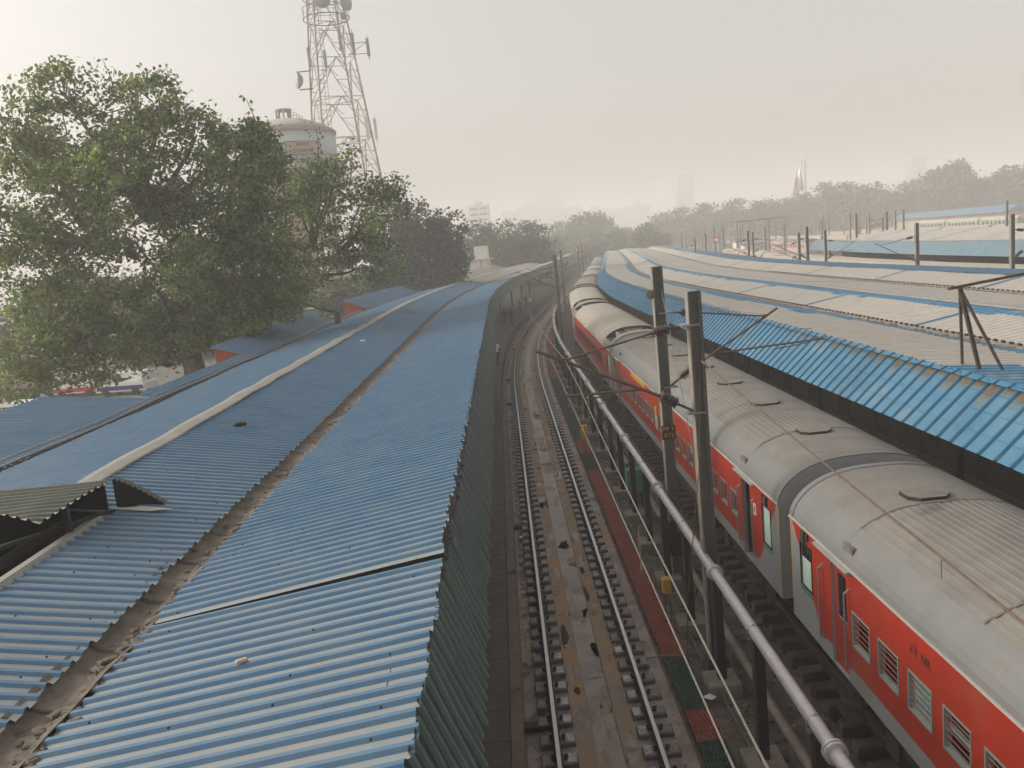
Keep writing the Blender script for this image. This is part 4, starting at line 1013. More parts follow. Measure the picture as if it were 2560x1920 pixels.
# distant masts and portal frames
for k in range(34):
    q=rnd.uniform(125,330); o=rnd.choice([27,33,39,45,52,58,64,70]); x,y,_=C(o,q)
    simple_mast(x,y,rnd.uniform(7.2,9.0),'faint thin mast among the crowd of distant masts in front of the right-hand trees','distant overhead masts on the right',rnd.choice([-1,1]),arm=2.2 if k%2 else 0,w=.3)
for k,(o,q,wd,hh) in enumerate([(40,190,7,9.5),(48,215,9,9.6),(30,300,16,10),(82,262,6,10),(46,250,10,9.8)]):
    x,y,_=C(o,q); t=thing('portal_gantry','pale portal gantry spanning hazy tracks on the right','gantry',(x,y,-.4),0,'distant portal gantries')
    for dx in(-wd/2,wd/2):
        b=MB(); column_h(b,x+dx,y,-.4,hh,.3,.3); b.build('column',[m_mastl,m_mastl],t)
    b=MB(); b.box((x,y,hh),(wd+1,.35,.4)); b.build('beam',m_mastl,t)
# contact and catenary wires
def wire(name,o,sup,z1,z2,label,rad_=.008,rod=None):
    t=thing(name,label,'overhead wire',C(o,sup[0],z1))
    b=MB(); pts=[]
    for a,c in zip(sup,sup[1:]):
        for i in range(12):
            f=i/12; pts.append(C(o+.12*math.sin(a),a+(c-a)*f,z2-(z2-z1-.35)*4*f*(1-f)))
    b.tube(pts,rad_,5); b.build('catenary_wire',m_cable,t)
    b=MB(); b.tube([C(o+.1*math.sin(q*.06),q,z1) for q in rng(sup[0],sup[-1],4)],rad_,5); b.build('contact_wire',m_cable,t)
    for a,c in zip(sup,sup[1:]):
        for f in(.12,.3,.5,.7,.88):
            b=MB(); zz=z2-(z2-z1-.35)*4*f*(1-f); b.tube([C(o,a+(c-a)*f,z1),C(o,a+(c-a)*f,zz)],.006,4); b.build('dropper',m_rusty,t)
wire('overhead_wire',0,[-12,15.5,66,110,150,200],5.45,6.33,'contact wire and catenary above the empty left track')
wire('overhead_wire',5.3,[20,62,104,150,200],5.5,6.3,'contact wire and catenary above the red train')
# red signal
for k,(x,y,z,l) in enumerate([(*C(-.2,232)[:2],6.5,'red signal light glowing at the vanishing end of the near tracks'),(*C(36,222)[:2],5.6,'red signal light glowing among the yard masts')]):
    t=thing('railway_signal',l,'signal',(x,y,-.4),0,'red railway signals'); b=MB(); b.tube([(x,y,-.4),(x,y,z+.6)],.08,6); b.build('post',m_mast,t)
    b=MB(); b.box((x,y,z),(.55,.3,1.5)); b.build('signal_head',m_black,t); b=MB(); b.lathe([(.26,0),(.24,.06),(.0,.10)],12,(x,y-.15,z),(0,-1,0)); b.build('lamp',m_sig,t)

# ------------------------------------------------------------------ trees
def leaves_mesh(name,cent,size,mats,mi=None,droop=.25):
    n=len(cent); nr_=nrg.normal(size=(n,3)); nr_[:,2]=np.abs(nr_[:,2])*.9+.25; nr_/=np.linalg.norm(nr_,axis=1)[:,None]
    t=nrg.normal(size=(n,3)); t[:,2]-=droop*2; t-=nr_*(t*nr_).sum(1)[:,None]; t/=np.linalg.norm(t,axis=1)[:,None]
    bt=np.cross(nr_,t); s=size*(.65+.7*nrg.random(n))[:,None]
    V=np.empty((n,4,3)); V[:,0]=cent-t*s*.5; V[:,1]=cent+bt*s*.32-t*s*.05; V[:,2]=cent+t*s*.55; V[:,3]=cent-bt*s*.32-t*s*.05
    me=bpy.data.meshes.new(name); me.vertices.add(4*n); me.vertices.foreach_set('co',V.ravel().astype(np.float32))
    me.loops.add(4*n); me.loops.foreach_set('vertex_index',np.arange(4*n,dtype=np.int32))
    me.polygons.add(n); me.polygons.foreach_set('loop_start',np.arange(0,4*n,4,dtype=np.int32)); me.polygons.foreach_set('loop_total',np.full(n,4,dtype=np.int32))
    for m in mats: me.materials.append(m)
    if mi is not None: me.polygons.foreach_set('material_index',mi.astype(np.int32))
    me.update(calc_edges=True); return me
def bez(p,q,sag,n=5,j=.15):
    p=Vector(p);q=Vector(q); o=[]
    for i in range(n+1):
        t=i/n; v=p.lerp(q,t); v.z+=sag*4*t*(1-t); 
        if 0<i<n: v+=Vector((rnd.gauss(0,j),rnd.gauss(0,j),rnd.gauss(0,j)))
        o.append(v)
    return o
def make_tree(name,label,loc,lobes,forks,n,size,mats,cl=.42,group=None,tips=(),twigs=26,tr=.45,per=36,barkm=None,wts=None,density=1.0,shell=.55,limb=.15,trunk=None):
    """lobes: (x,y,z,r) relative to loc; forks: limb start points"""
    t=thing(name,label,'tree',loc,0,group)
    b=MB(); barkm=barkm or m_wood
    top=Vector(forks[0]); 
    b.tube(bez((0,0,0),top,0,5,.08) if trunk is None else trunk,[tr*1.25,tr*1.05,tr*.95,tr*.88,tr*.8,tr*.72],9)
    cs=[]; ms=[]
    for (x,y,z,r) in lobes:
        c=Vector((x,y,z)); f=min(forks,key=lambda p:(Vector(p)-c).length+ (0 if Vector(p)[2]<z else 3)); 
        b.tube(bez(f,c,-.15*(c-Vector(f)).length*.3,5,.12*limb*6),[tr*.36,tr*.31,tr*.26,tr*.2,tr*.14,tr*.08],6)
        pal=rnd.random()
        for k in range(int(twigs*density*max(.5,min(2.2,(r/2)**1.5)))):
            d=Vector((rnd.gauss(0,1),rnd.gauss(0,1),rnd.gauss(0,.85))).normalized(); rr=r*(shell+(1.08-shell)*rnd.random()**.7)
            e=c+d*rr; 
            if rnd.random()<.45: b.tube([c+d*r*.15,c+d*rr*.6+Vector((rnd.gauss(0,.1),rnd.gauss(0,.1),rnd.gauss(0,.1))),e],[tr*.07,tr*.045,tr*.02],4,cap=False)
            m=int(per*(.5+rnd.random())); g=nrg.normal(size=(m,3))*cl*np.array([1,1,.62]); g+=np.array(e); g[:,2]-=np.abs(nrg.normal(size=m))*cl*.3
            cs.append(g); u=rnd.random(); mi=0 if u<.55 else 1 if (u<.78 or pal<.3) else 2
            ms.append(np.full(m,min(mi,len(mats)-1)))
    for p in tips:
        c=Vector(p); f=c+Vector((rnd.uniform(-.4,.4),rnd.uniform(-.4,.4),-2.2)); b.tube([f,c.lerp(f,.4)+Vector((.1,0,0)),c],[.035,.025,.012],4)
        for k in range(5):
            e=f.lerp(c,.35+.65*k/4); m=int(7-k*.6); g=nrg.normal(size=(m,3))*np.array([.2,.2,.14])+np.array(e); cs.append(g); ms.append(np.full(m,0))
    b.build('trunk',barkm,t,smooth=True,local=True)
    cen=np.concatenate(cs); mi=np.concatenate(ms)
    me=leaves_mesh('crown',cen,size,mats,mi); o=bpy.data.objects.new('crown',me); COL.objects.link(o); o.parent=t
    return t
BX,BY=-15.9,42.0
big=[(-22.4,16.8,2.1),(-20.0,17.6,1.9),(-17.8,17.2,1.9),(-15.8,16.8,1.9),(-14.6,15.5,1.9),(-12.9,14.8,1.6),(-22.6,14.6,2.4),(-20.1,14.3,2.6),(-17.4,14.1,2.6),(-14.8,13.0,2.4),(-12.2,12.8,2.1),(-11.0,11.7,1.7),(-23.5,11.3,2.6),(-20.7,11.1,2.6),(-17.7,11.0,2.2),(-14.6,10.1,2.5),(-12.1,9.4,2.2),(-23.5,8.2,2.4),(-20.7,7.9,2.4),(-17.9,8.1,1.9),(-13.8,7.8,2.4),(-11.5,8.2,2.1),(-12.6,6.7,1.6),(-15.2,8.4,1.6),(-22.8,4.6,1.7),(-20.4,4.8,1.6),(-24.8,4.3,1.6),(-18.4,5.2,1.4),(-13.0,10.8,1.8),(-11.6,10.2,1.7),(-10.6,8.0,1.5),(-13.2,5.6,1.4),(-11.6,6.6,1.4),(-16.2,12.0,1.8),(-16.0,9.4,1.5),(-17.2,5.3,1.2),(-15.2,5.5,1.3),(-16.2,6.6,1.2),(-11.7,14.2,1.3),(-10.8,13.4,1.2),(-11.4,15.0,.8),(-24.4,5.6,2.1),(-21.9,5.6,2.1),(-19.7,5.7,1.8),(-16.9,6.4,1.2),(-14.2,6.4,1.9)]
lob=[]
for i,(x,z,r) in enumerate(big):
    lob.append((x-BX,rnd.uniform(-2.2,2.2)*(1 if i%3 else .5),z-.15,r*.78))
    if r>2.2 and 6<z<15: lob.append((x-BX+rnd.uniform(-1,1),rnd.choice([-1,1])*rnd.uniform(2.2,3.6),z+rnd.uniform(-.8,.8),r*.62))
tp=[(-18.1,19.1),(-15.1,18.3),(-15.9,18.0),(-19.7,18.6),(-21.8,18.5),(-11.5,16.6),(-13.1,16.0),(-23.0,18.0),(-17.1,18.0),(-20.7,18.0),(-24.0,16.5),(-12.2,15.4),(-10.2,13.0)]
make_tree('peepal_tree','huge leafy broad tree with a forked trunk filling the left side of the picture',(BX,BY,.4),lob,[(-.3,0,6.4),(-.1,.2,8.0),(-2.3,.3,9.6),(-1.3,-.2,11.4),(2.1,.2,9.2),(-5.2,.2,7.2),(-3.6,0,10.6)],0,.225,[m_leaf,m_leafy,m_leafd],.33,tips=[(x-BX,0,z) for x,z in tp],twigs=46,tr=.6,per=44,barkm=m_barkp,density=1.0)
t2=[(-9.7,14.0,1.1),(-8.7,13.7,1.3),(-10.9,13.2,1.0),(-7.9,11.8,1.7),(-9.9,11.0,1.4),(-7.0,11.9,1.2),(-6.0,12.3,.9),(-11.7,12.2,1.5),(-12.3,9.4,1.7),(-9.2,9.1,1.6),(-11.3,7.9,1.4),(-7.7,9.9,1.2),(-13.4,6.9,1.6),(-6.5,10.6,1.2),(-11.0,12.6,1.5),(-9.6,12.8,1.4),(-10.6,9.6,1.5),(-8.4,8.0,1.4),(-13.2,11.0,1.5),(-7.0,8.2,1.3)]
make_tree('airy_tree','thinner open-crowned tree right of the big tree, in front of the lattice tower',(-10.2,50,.4),[(x+10.2,rnd.uniform(-1.4,1.4),z,r) for x,z,r in t2],[(.1,0,5.4),(-.2,0,7.6),(.6,.1,8.8),(-.8,0,9.4)],0,.22,[m_leafd,m_leaf,m_leafy],.32,tips=[(x+10.2,0,z) for x,z in((-9.9,16.2),(-8.0,15.2),(-5.6,13.3),(-5.2,12.6))],twigs=38,tr=.26,per=28,shell=.35)
dk=[(-11.5,11.2,3.3),(-7.9,11.9,2.8),(-5.6,10.9,2.3),(-4.9,8.3,1.6),(-7.5,7.7,3.3),(-11.1,7.2,3.3),(-13.1,5.7,2.8),(-5.9,6.2,1.9),(-8.5,5.0,3)]
lb=[(x+8.5,rnd.uniform(-2,2),z,r*.95) for x,z,r in dk]+[(x+8.3,rnd.uniform(-3,3),z-1,r*.85) for x,z,r in dk[:6]]
make_tree('dense_tree','dense dark round tree behind the bright blue lean-to roof',(-8.5,92,.2),lb,[(0,0,4.5),(.8,0,6)],0,.40,[m_leafk,m_leafk,m_leafk],.46,twigs=36,tr=.4,per=26,shell=.75)
mid=[(-4.2,10.9,3.4),(-.4,9.8,3.8),(3.7,10.9,3.8),(6.8,9.9,3.4),(-1.4,7.5,3.4),(3.3,7.1,3.4),(8.2,8.1,2.5)]
for i,(g_,l) in enumerate([(mid[:2]+mid[4:5],'hazy tree directly behind the small white cabin'),(mid[2:4]+mid[5:],'hazy round tree right of the small white cabin')]):
    bx=sum(a[0] for a in g_)/len(g_)
    make_tree('hazy_tree',l,(bx,165+6*i,0),[(x-bx,rnd.uniform(-3,3),z,r) for x,z,r in g_]+[(x-bx,rnd.uniform(-3,3),z-3.4,r) for x,z,r in g_],[(0,0,4)],0,.62,[m_leaff,m_leafk,m_leafd],.8,twigs=22,tr=.4,per=24,shell=.75,group='hazy trees behind the left canopy')
# shared far tree shapes
far_protos=[]
for k in range(6):
    R_=5; lb=[(rnd.uniform(-3.2,3.2),rnd.uniform(-3,3),rnd.uniform(4.5,10.5),rnd.uniform(1.5,3.4)) for _ in range(7+k)]+[(rnd.uniform(-.8,.8),0,11.3+rnd.uniform(-.8,1),2.2)]
    far_protos.append(make_tree('far_tree','x',(0,0,-.6),lb,[(0,0,3.6),(.3,.2,5)],0,.75,[m_leaff,m_leaff,m_leafy],.8,twigs=17,tr=.38,per=20,shell=.7))
used=[0]*6
def far_tree(x,y,h,wd,label,group):
    k=rnd.randrange(6); r=far_protos[k] if not used[k] else dup(far_protos[k]); used[k]=1
    r.location=(x,y,-.7); r.rotation_euler[2]=rnd.uniform(0,6.28); s=h/13.2; r.scale=(wd/10.5,wd/10.5,s); tag(r,label,'tree',group)
GR='row of hazy trees along the right horizon'
row=[(58.7,12.8,300,4.6),(65.9,13.5,300,5.2),(72.9,14.4,290,5.3),(79.8,14.0,280,5.1),(87.8,13.8,280,4.9),(95.2,13.8,280,4.9),(98.4,14.2,270,5.2),(101.6,15.2,260,5.3),(104.3,14.3,250,5.7),(110.9,14.8,250,5.4),(112.2,12.3,240,3.1),(118.6,13.3,240,4.9),(120.3,13.6,230,5.3),(120.9,15.9,220,5.4),(126.7,12.2,220,5.1),(127.0,12.9,210,5.1),(131.0,14.5,210,5.4)]
for x,z,y,r in row:
    f=1.2+.38*(300-y)/90; x,y,z,r=x*f,y*f,8.5+(z-8.5)*f,r*f
    far_tree(x+rnd.uniform(-1,1),y+rnd.uniform(-4,4),z+r*.5+.7,r*2.5,'hazy grey-green tree in the long row along the right-hand horizon',GR)
for k in range(26):
    u=rnd.random(); y=385-u*35+rnd.uniform(0,30); x=66+u*145+rnd.uniform(-3,8); far_tree(x,y,rnd.uniform(11,17),rnd.uniform(12,17),'hazy grey-green tree in the long row along the right-hand horizon',GR)
far_tree(187,338,27.5,15,'tallest tree of the right-hand row, with a jagged top',None)
far_tree(212,328,27,9,'narrow peaked tree at the far right edge of the row',None)
for (x,z,r) in [(24.7,11.7,5.1),(31.3,14.1,5.4),(37.7,15.1,5.7),(43.8,12.1,5.1),(50.0,9.2,4.2),(54.6,7.1,3.7)]:
    far_tree(x,330+rnd.uniform(-8,8),z+r,r*2.7,'pale hazy tree where the near tracks vanish','pale trees behind the vanishing point')
for k in range(14):
    far_tree(-10+k*4.5+rnd.uniform(-2,2),245+rnd.uniform(-30,40),rnd.uniform(8,12),rnd.uniform(9,12),'pale hazy tree behind the far end of the left canopy','pale trees behind the left canopy')
for k in range(10): far_tree(-62+k*5.6+rnd.uniform(-2,2),88+rnd.uniform(-4,10),rnd.uniform(7,11),rnd.uniform(9,12),'bushy tree standing behind the forecourt, seen through the big tree','trees behind the forecourt')
for k in range(len(far_protos)):
    if not used[k]:
        for ch in list(far_protos[k].children): bpy.data.objects.remove(ch)
        bpy.data.objects.remove(far_protos[k])

# ------------------------------------------------------------------ lattice tower
TX,TY=-14.9,90.0
def tower():
    t=thing('lattice_tower','tall red and white lattice telecom tower with round dish antennas','telecom tower',(TX,TY,-.3))
    rz=rad(24)
    def hw(z): return 4.06-.072*z
    def leg(i,z):
        a=[(-1,-1),(1,-1),(1,1),(-1,1)][i]; h=hw(z); x,y=a[0]*h,a[1]*h
        return Vector((TX+x*math.cos(rz)-y*math.sin(rz),TY+x*math.sin(rz)+y*math.cos(rz),z-.3))
    for i in range(4):
        b=MB(); zs=[0,6,12,18,24,30,36,41]; b.tube([leg(i,z) for z in zs],[.135,.13,.125,.12,.11,.10,.095,.09],6); b.build('leg',m_towr,t)
    lv=[0,5.8,11.2,16.2,20.8,25.2,29.4,33.2,36.8,40.2]
    for i in range(4):
        j=(i+1)%4; b=MB()
        for a,c in zip(lv,lv[1:]):
            p0,p1,q0,q1=leg(i,a),leg(j,a),leg(i,c),leg(j,c); mt=(q0+q1)/2
            b.tube([q0,q1],.042,4); b.tube([p0,mt],.046,4); b.tube([p1,mt],.046,4)
            for f in(.33,.66):
                u=p0.lerp(q0,f); v=p0.lerp(mt,f); b.tube([u,v],.035,4); b.tube([p0.lerp(q0,f-.3 if f>.4 else .02),v],.03,4)
                u2=p1.lerp(q1,f); v2=p1.lerp(mt,f); b.tube([u2,v2],.035,4); b.tube([p1.lerp(q1,f-.3 if f>.4 else .02),v2],.03,4)
            b.tube([q0.lerp(q1,.25)-Vector((0,0,1.1)),q0.lerp(q1,.5)],.035,4); b.tube([q0.lerp(q1,.75)-Vector((0,0,1.1)),q0.lerp(q1,.5)],.035,4)
        b.build('face_bracing',m_towr,t)
    b=MB()
    for zz in(33.2,25.2,20.8):
        for i in range(4): b.tube([leg(i,zz).lerp(leg((i+1)%4,zz),.5),leg((i+1)%4,zz).lerp(leg((i+2)%4,zz),.5)],.035,4)
    for k in range(60): z=2+k*.62; p=leg(0,z).lerp(leg(1,z),.12); q=leg(0,z).lerp(leg(1,z),.2); b.tube([p,q],.025,4)
    for f in(.12,.2): b.tube([leg(0,2).lerp(leg(1,2),f),leg(0,39).lerp(leg(1,39),f)],.03,4)
    b.build('ladder',m_towr,t)
    for zz,rr in((33.9,1.25),(36.0,1.25)):
        b=MB(); n=24; R=hw(zz)*1.45
        for k in range(n):
            a0,a1=6.283*k/n,6.283*(k+1)/n; b.tube([(TX+R*math.cos(a0),TY+R*math.sin(a0),zz-.3),(TX+R*math.cos(a1),TY+R*math.sin(a1),zz-.3)],.055,4,cap=False)
            if k%2==0: b.tube([(TX+R*math.cos(a0),TY+R*math.sin(a0),zz-.3),(TX+R*math.cos(a0),TY+R*math.sin(a0),zz+.8)],.025,4)
            b.tube([(TX+R*math.cos(a0),TY+R*math.sin(a0),zz+.8),(TX+R*math.cos(a1),TY+R*math.sin(a1),zz+.8)],.03,4,cap=False)
        b.build('platform_ring',m_steel,t)
    def dish(c,r,ax):
        b=MB(); b.lathe([(.05,-.55*r),(r*.45,-.5*r),(r*.9,-.16*r),(r,0),(r,.16*r),(r*.96,.2*r)],20,c,ax); b.build('dish_antenna',m_dish,t,smooth=True)
    dish((TX+.2,TY-2.3,34.9),.85,(.15,-1,-.1)); dish((TX+2.3,TY-.8,34.9),.9,(1,-.45,-.05)); dish((TX-3.5,TY-1.2,27.2),.9,(-1,-.45,0)); dish((TX+2.0,TY-1.8,33.2),.42,(.8,-.6,0)); dish((TX-1.0,TY-3.0,38.9),.7,(0,-1,.1))
    b=MB(); b.box((TX-2.8,TY-1,28.1),(1.4,.1,.1)); b.box((TX-2.8,TY-1,26.2),(1.4,.1,.1)); b.build('dish_bracket',m_steel,t)
    for (dx,dy,z,h_) in((1.5,-2.4,30.6,2.2),(2.5,-.6,30.6,2.2),(3.9,0,30.2,1.9),(-1.9,-1.9,29.3,2.0),(-.2,-2.6,28.8,1.8),(3.6,.5,21.5,2.3),(3.0,-1.6,21.3,2.5)):
        b=MB(); b.box((TX+dx,TY+dy,z),(.30,.16,h_)); b.tube([(TX+dx,TY+dy+.15,z-h_*.7),(TX+dx,TY+dy+.15,z+h_*.7)],.04,5); b.build('panel_antenna',m_dish if h_<2.3 else m_white,t)
    t.location=(-21.2,125,-.3); t.scale=(1.389,1.389,1.29)
    b=MB(); b.tube([(TX+1.8,TY,30.8),(TX+3.9,TY,30.8)],.04,4); b.tube([(TX+1.8,TY,29.6),(TX+3.9,TY,29.6)],.04,4); b.tube([(TX+1.8,TY,29.6),(TX+3.9,TY,30.8)],.03,4); b.build('antenna_bracket',m_steel,t)
tower()
# ------------------------------------------------------------------ water tank
WX,WY=-25.2,108.0
t=thing('water_tank','round white overhead water tank with a domed roof and a lettered tan board','water tank',(WX,WY,-.3))
b=MB(); b.lathe([(6.0,21.2),(6.02,25.1)],40,(WX,WY,0)); b.build('tank_wall',m_tank,t,smooth=True)
b=MB(); b.lathe([(6.02,25.1),(6.2,25.12),(6.2,25.45),(6.05,25.5)],40,(WX,WY,0)); b.build('rim',m_tankp,t)
b=MB(); b.lathe([(6.05,25.5),(5.2,26.1),(4.0,26.65),(2.6,27.05),(1.2,27.25),(.9,27.27)],40,(WX,WY,0)); b.build('roof',m_tankr,t,smooth=True)
b=MB(); b.lathe([(.85,27.2),(.85,27.3)],16,(WX,WY,0)); b.lathe([(1.05,28.35),(1.1,28.5),(.2,28.62)],20,(WX,WY,0))
for k in range(8):
    a=k*.785+.2; b.box((WX+.82*math.cos(a),WY+.82*math.sin(a),27.8),(.28,.14,1.15),a)
b.build('vent_cupola',m_tankr,t)
b=MB(); b.lathe([(7.1,20.6),(7.1,20.9),(6.0,21.2)],40,(WX,WY,0)); b.lathe([(7.1,20.6),(4.2,18.2),(2.0,17.6)],40,(WX,WY,0)); b.build('gallery',m_tankr,t,smooth=False)
b=MB(); n=36
for k in range(n):
    a0,a1=6.283*k/n,6.283*(k+1)/n
    for zz in(21.5,22.1): b.tube([(WX+7*math.cos(a0),WY+7*math.sin(a0),zz),(WX+7*math.cos(a1),WY+7*math.sin(a1),zz)],.03,4,cap=False)
    b.tube([(WX+7*math.cos(a0),WY+7*math.sin(a0),20.9),(WX+7*math.cos(a0),WY+7*math.sin(a0),22.1)],.03,4)
b.build('gallery_railing',m_steel,t)
b=MB(); 
for k in range(7):
    f=k/6; a=rad(-52); r_=1.4+4.3*f; z=27.2-1.6*f**1.7; b.tube([(WX+r_*math.cos(a),WY+r_*math.sin(a),z),(WX+r_*math.cos(a),WY+r_*math.sin(a),z+.75)],.03,4)
    if k<6:
        f2=(k+1)/6; r2_=1.4+4.3*f2; z2=27.2-1.6*f2**1.7
        for dz in(.4,.75): b.tube([(WX+r_*math.cos(a),WY+r_*math.sin(a),z+dz),(WX+r2_*math.cos(a),WY+r2_*math.sin(a),z2+dz)],.025,4)
b.build('roof_railing',m_steel,t)
b=MB(); b.lathe([(2.0,-.3),(2.0,17.8)],20,(WX,WY,0)); b.build('shaft',m_tankp,t,smooth=True)
for k in range(8):
    a=k*.785; b=MB(); b.tube([(WX+4.6*math.cos(a),WY+4.6*math.sin(a),-.3),(WX+4.6*math.cos(a),WY+4.6*math.sin(a),18.6)],.3,8); b.build('column',m_tankp,t)
def curved_board(a0,a1,z0,z1):
    b=MB(); n=10; R=6.07
    for k in range(n):
        u,v=a0+(a1-a0)*k/n,a0+(a1-a0)*(k+1)/n
        b.quad((WX+R*math.cos(u),WY+R*math.sin(u),z0),(WX+R*math.cos(v),WY+R*math.sin(v),z0),(WX+R*math.cos(v),WY+R*math.sin(v),z1),(WX+R*math.cos(u),WY+R*math.sin(u),z1),0)
    R+=.02
    for (z,) in((z0,),(z1,)): b.tube([(WX+R*math.cos(a0+(a1-a0)*k/n),WY+R*math.sin(a0+(a1-a0)*k/n),z) for k in range(n+1)],.035,4,m=1)
    for a in(a0,a1): b.tube([(WX+R*math.cos(a),WY+R*math.sin(a),z0),(WX+R*math.cos(a),WY+R*math.sin(a),z1)],.035,4,m=1)
    return b.build('lettered_board',[m_board,m_ink],t)
def ring_text(body,size,ac,z,mat_,parent):
    """text bent round the tank wall"""
    o=text(body,size,mat_,parent,(0,0,0),(0,0,0)); me=o.data
    for v in me.vertices:
        x,y=v.co.x,v.co.y; a=ac+x/6.1; R=6.10+v.co.z; v.co=Vector((WX+R*math.cos(a),WY+R*math.sin(a),z+y))-Vector((WX,WY,-.3))
    me.update()
bd=curved_board(rad(-80),rad(-38),22.2,23.75); curved_board(rad(-130),rad(-97),22.2,23.75)
ring_text('क्षमता',.62,rad(-60),23.35,m_inkr,bd); ring_text('4,50,000 ली',.68,rad(-62),22.62,m_inkr,bd)
# ------------------------------------------------------------------ small white cabin
t=thing('signal_cabin','small white two-storey cabin with slit windows behind the cream end of the left canopy','cabin',(-3.4,150,0))
b=MB(); b.box((-3.5,150,3.6),(3.3,3.2,7.2),rad(-8)); b.build('wall',m_bldw,t); b=MB(); b.box((-3.3,149.9,7.25),(4.0,3.8,.18),rad(-8)); b.build('canopy_slab',m_bldw,t)
b=MB(); b.box((-3.1,150,8.45),(2.3,2.4,2.2),rad(-8)); b.build('roof_room',m_bldw,t)
for k in range(4):
    b=MB(); x=-3.35+k*.42; b.box((x,148.38+.06*k*0-.0,6.5),(.14,.06,1.1),rad(-8)); b.build('window',m_bldd,t)
# ------------------------------------------------------------------ buildings in the haze
def tower_block(x,y,wd,dp,h,label,group=None,bands=True,steps=None,m=None,rz=0):
    t=thing('tower_block',label,'building',(x,y,-.5),rz,group); b=MB(); b.box((0,0,h/2),(wd,dp,h)); b.build('wall',m or m_bldg,t,local=True)
    if bands:
        n=int(h/3.4)
        for k in range(2,n):
            b=MB(); b.box((-wd*.24,-dp/2-.02,k*3.4+1.2),(wd*.42,.2,1.3)); b.box((wd*.26,-dp/2-.02,k*3.4+1.2),(wd*.38,.2,1.3)); b.build('window',m_bldd,t,local=True)
    for (dx,w2,h2) in(steps or []):
        b=MB(); b.box((dx,0,h+h2/2-.01),(w2,dp*.8,h2)); b.build('roof_block',m or m_bldg,t,local=True)
tower_block(-9.3,520,11.5,12,37.5,'white office tower with striped floors above the left trees',m=m_bldw,steps=[(0,3,2.5)],rz=rad(-6))
GS='grey buildings dissolving in the haze'
for x,y,wd,h,st in[tuple(a*1.62 if i<4 else [tuple(c*1.62 for c in b_) for b_ in a] for i,a in enumerate(rw)) for rw in [(-22,600,10,38,[]),(12,640,14,34,[]),(26,680,16,39,[(2,5,5)]),(38,690,12,46,[(0,4,6)]),(50,690,12,49,[(-3,4,3)]),(60,660,16,33,[]),(80,700,22,31,[(3,8,3)]),(100,700,20,30,[]),(118,690,18,31,[(0,6,4)])]]:
    tower_block(x,y,wd,14,h,'grey building dissolving in the haze above the vanishing tracks',GS,steps=st)
tower_block(127*1.75,560*1.75,19,18,43*1.72,'single grey slab tower faint in the haze right of centre')
tower_block(262*1.8,520*1.8,16,18,38*1.75,'faint tower behind the right-hand trees near the right edge')
# flag on a tall mast
t=thing('flagpole','giant drooping tricolour flag on a tall pole, faint above the right-hand trees','flagpole',(160,430,-.5))
b=MB(); b.tube([(160,430,-.5),(160,430,39.5)],.28,7); b.build('pole',m_galv,t)
b=MB(); n=9
def fl(u,v): return (160-1.0-7.0*u*(.35+.65*v)-.6*math.sin(v*4),430+1.3*math.sin(u*9+v*3),38.8-14.5*v-5.5*u*(1-.2*v))
for i in range(n):
    for j in range(12):
        b.quad(fl(i/n,j/12),fl((i+1)/n,j/12),fl((i+1)/n,(j+1)/12),fl(i/n,(j+1)/12),m=2 if i<3 else 1 if i<6 else 0)
b.build('flag',[m_orange,m_white,m_teal],t)
# right-hand yard: rows of trains, walls, lit store
def far_coach(x,y,rz,m,mr,label,group,L_=22,h=3.9):
    t=thing('yard_coach',label,'railway coach',(x,y,.2),rz,group); b=MB(); b.box((0,0,2.0),(3.1,L_,2.4)); b.box((0,0,.6),(2.4,L_-1.5,.5)); b.build('body',m,t,local=True)
    b=MB(); pr=[(-1.55,3.2),(-1.45,3.5),(-1.0,3.8),(0,3.95),(1.0,3.8),(1.45,3.5),(1.55,3.2)]; V=[(a,s*L_/2,z) for s in(-1,1) for a,z in pr]; b.add(V,[(k,k+1,k+8,k+7) for k in range(6)]+[tuple(range(7)),tuple(range(7,14))[::-1]]); b.build('roof',mr,t,local=True)
    for k in range(8): b=MB(); b.box((-1.56,-L_/2+2.4+k*2.4,2.3),(.05,1.2,.8)); b.build('window',m_glass,t,local=True)
GC='cream-roofed coaches standing in the right-hand yard'
def yard(o,s0,n,m,mr,lab,gp):
    for k in range(n):
        a=Vector(C(o,s0+k*23.2)); c=Vector(C(o,s0+k*23.2+22)); d=c-a; p=(a+c)/2; far_coach(p.x,p.y,-math.atan2(d.x,d.y),m,mr,lab,gp)
yard(33.4,20,7,m_red,m_roofcr,'cream-roofed coach parked between the right canopy and the distant canopy',GC)
yard(25.4,74,4,m_pink,m_roofcr,'cream-roofed coach parked just behind the blue edge strip of the right canopy',GC+' behind the strip')
yard(54,196,4,m_pink,m_roofc,'dull red coach in the yard beyond the near catenary masts','red coaches in the far yard')
yard(63,150,6,m_pink,m_roofcr,'faded pinkish coach in the distant yard below the trees','pinkish coaches in the distant yard')
yard(80,120,6,m_pink,m_roofcr,'faded pinkish coach in the far-right yard below the trees','faded coaches in the far-right yard')
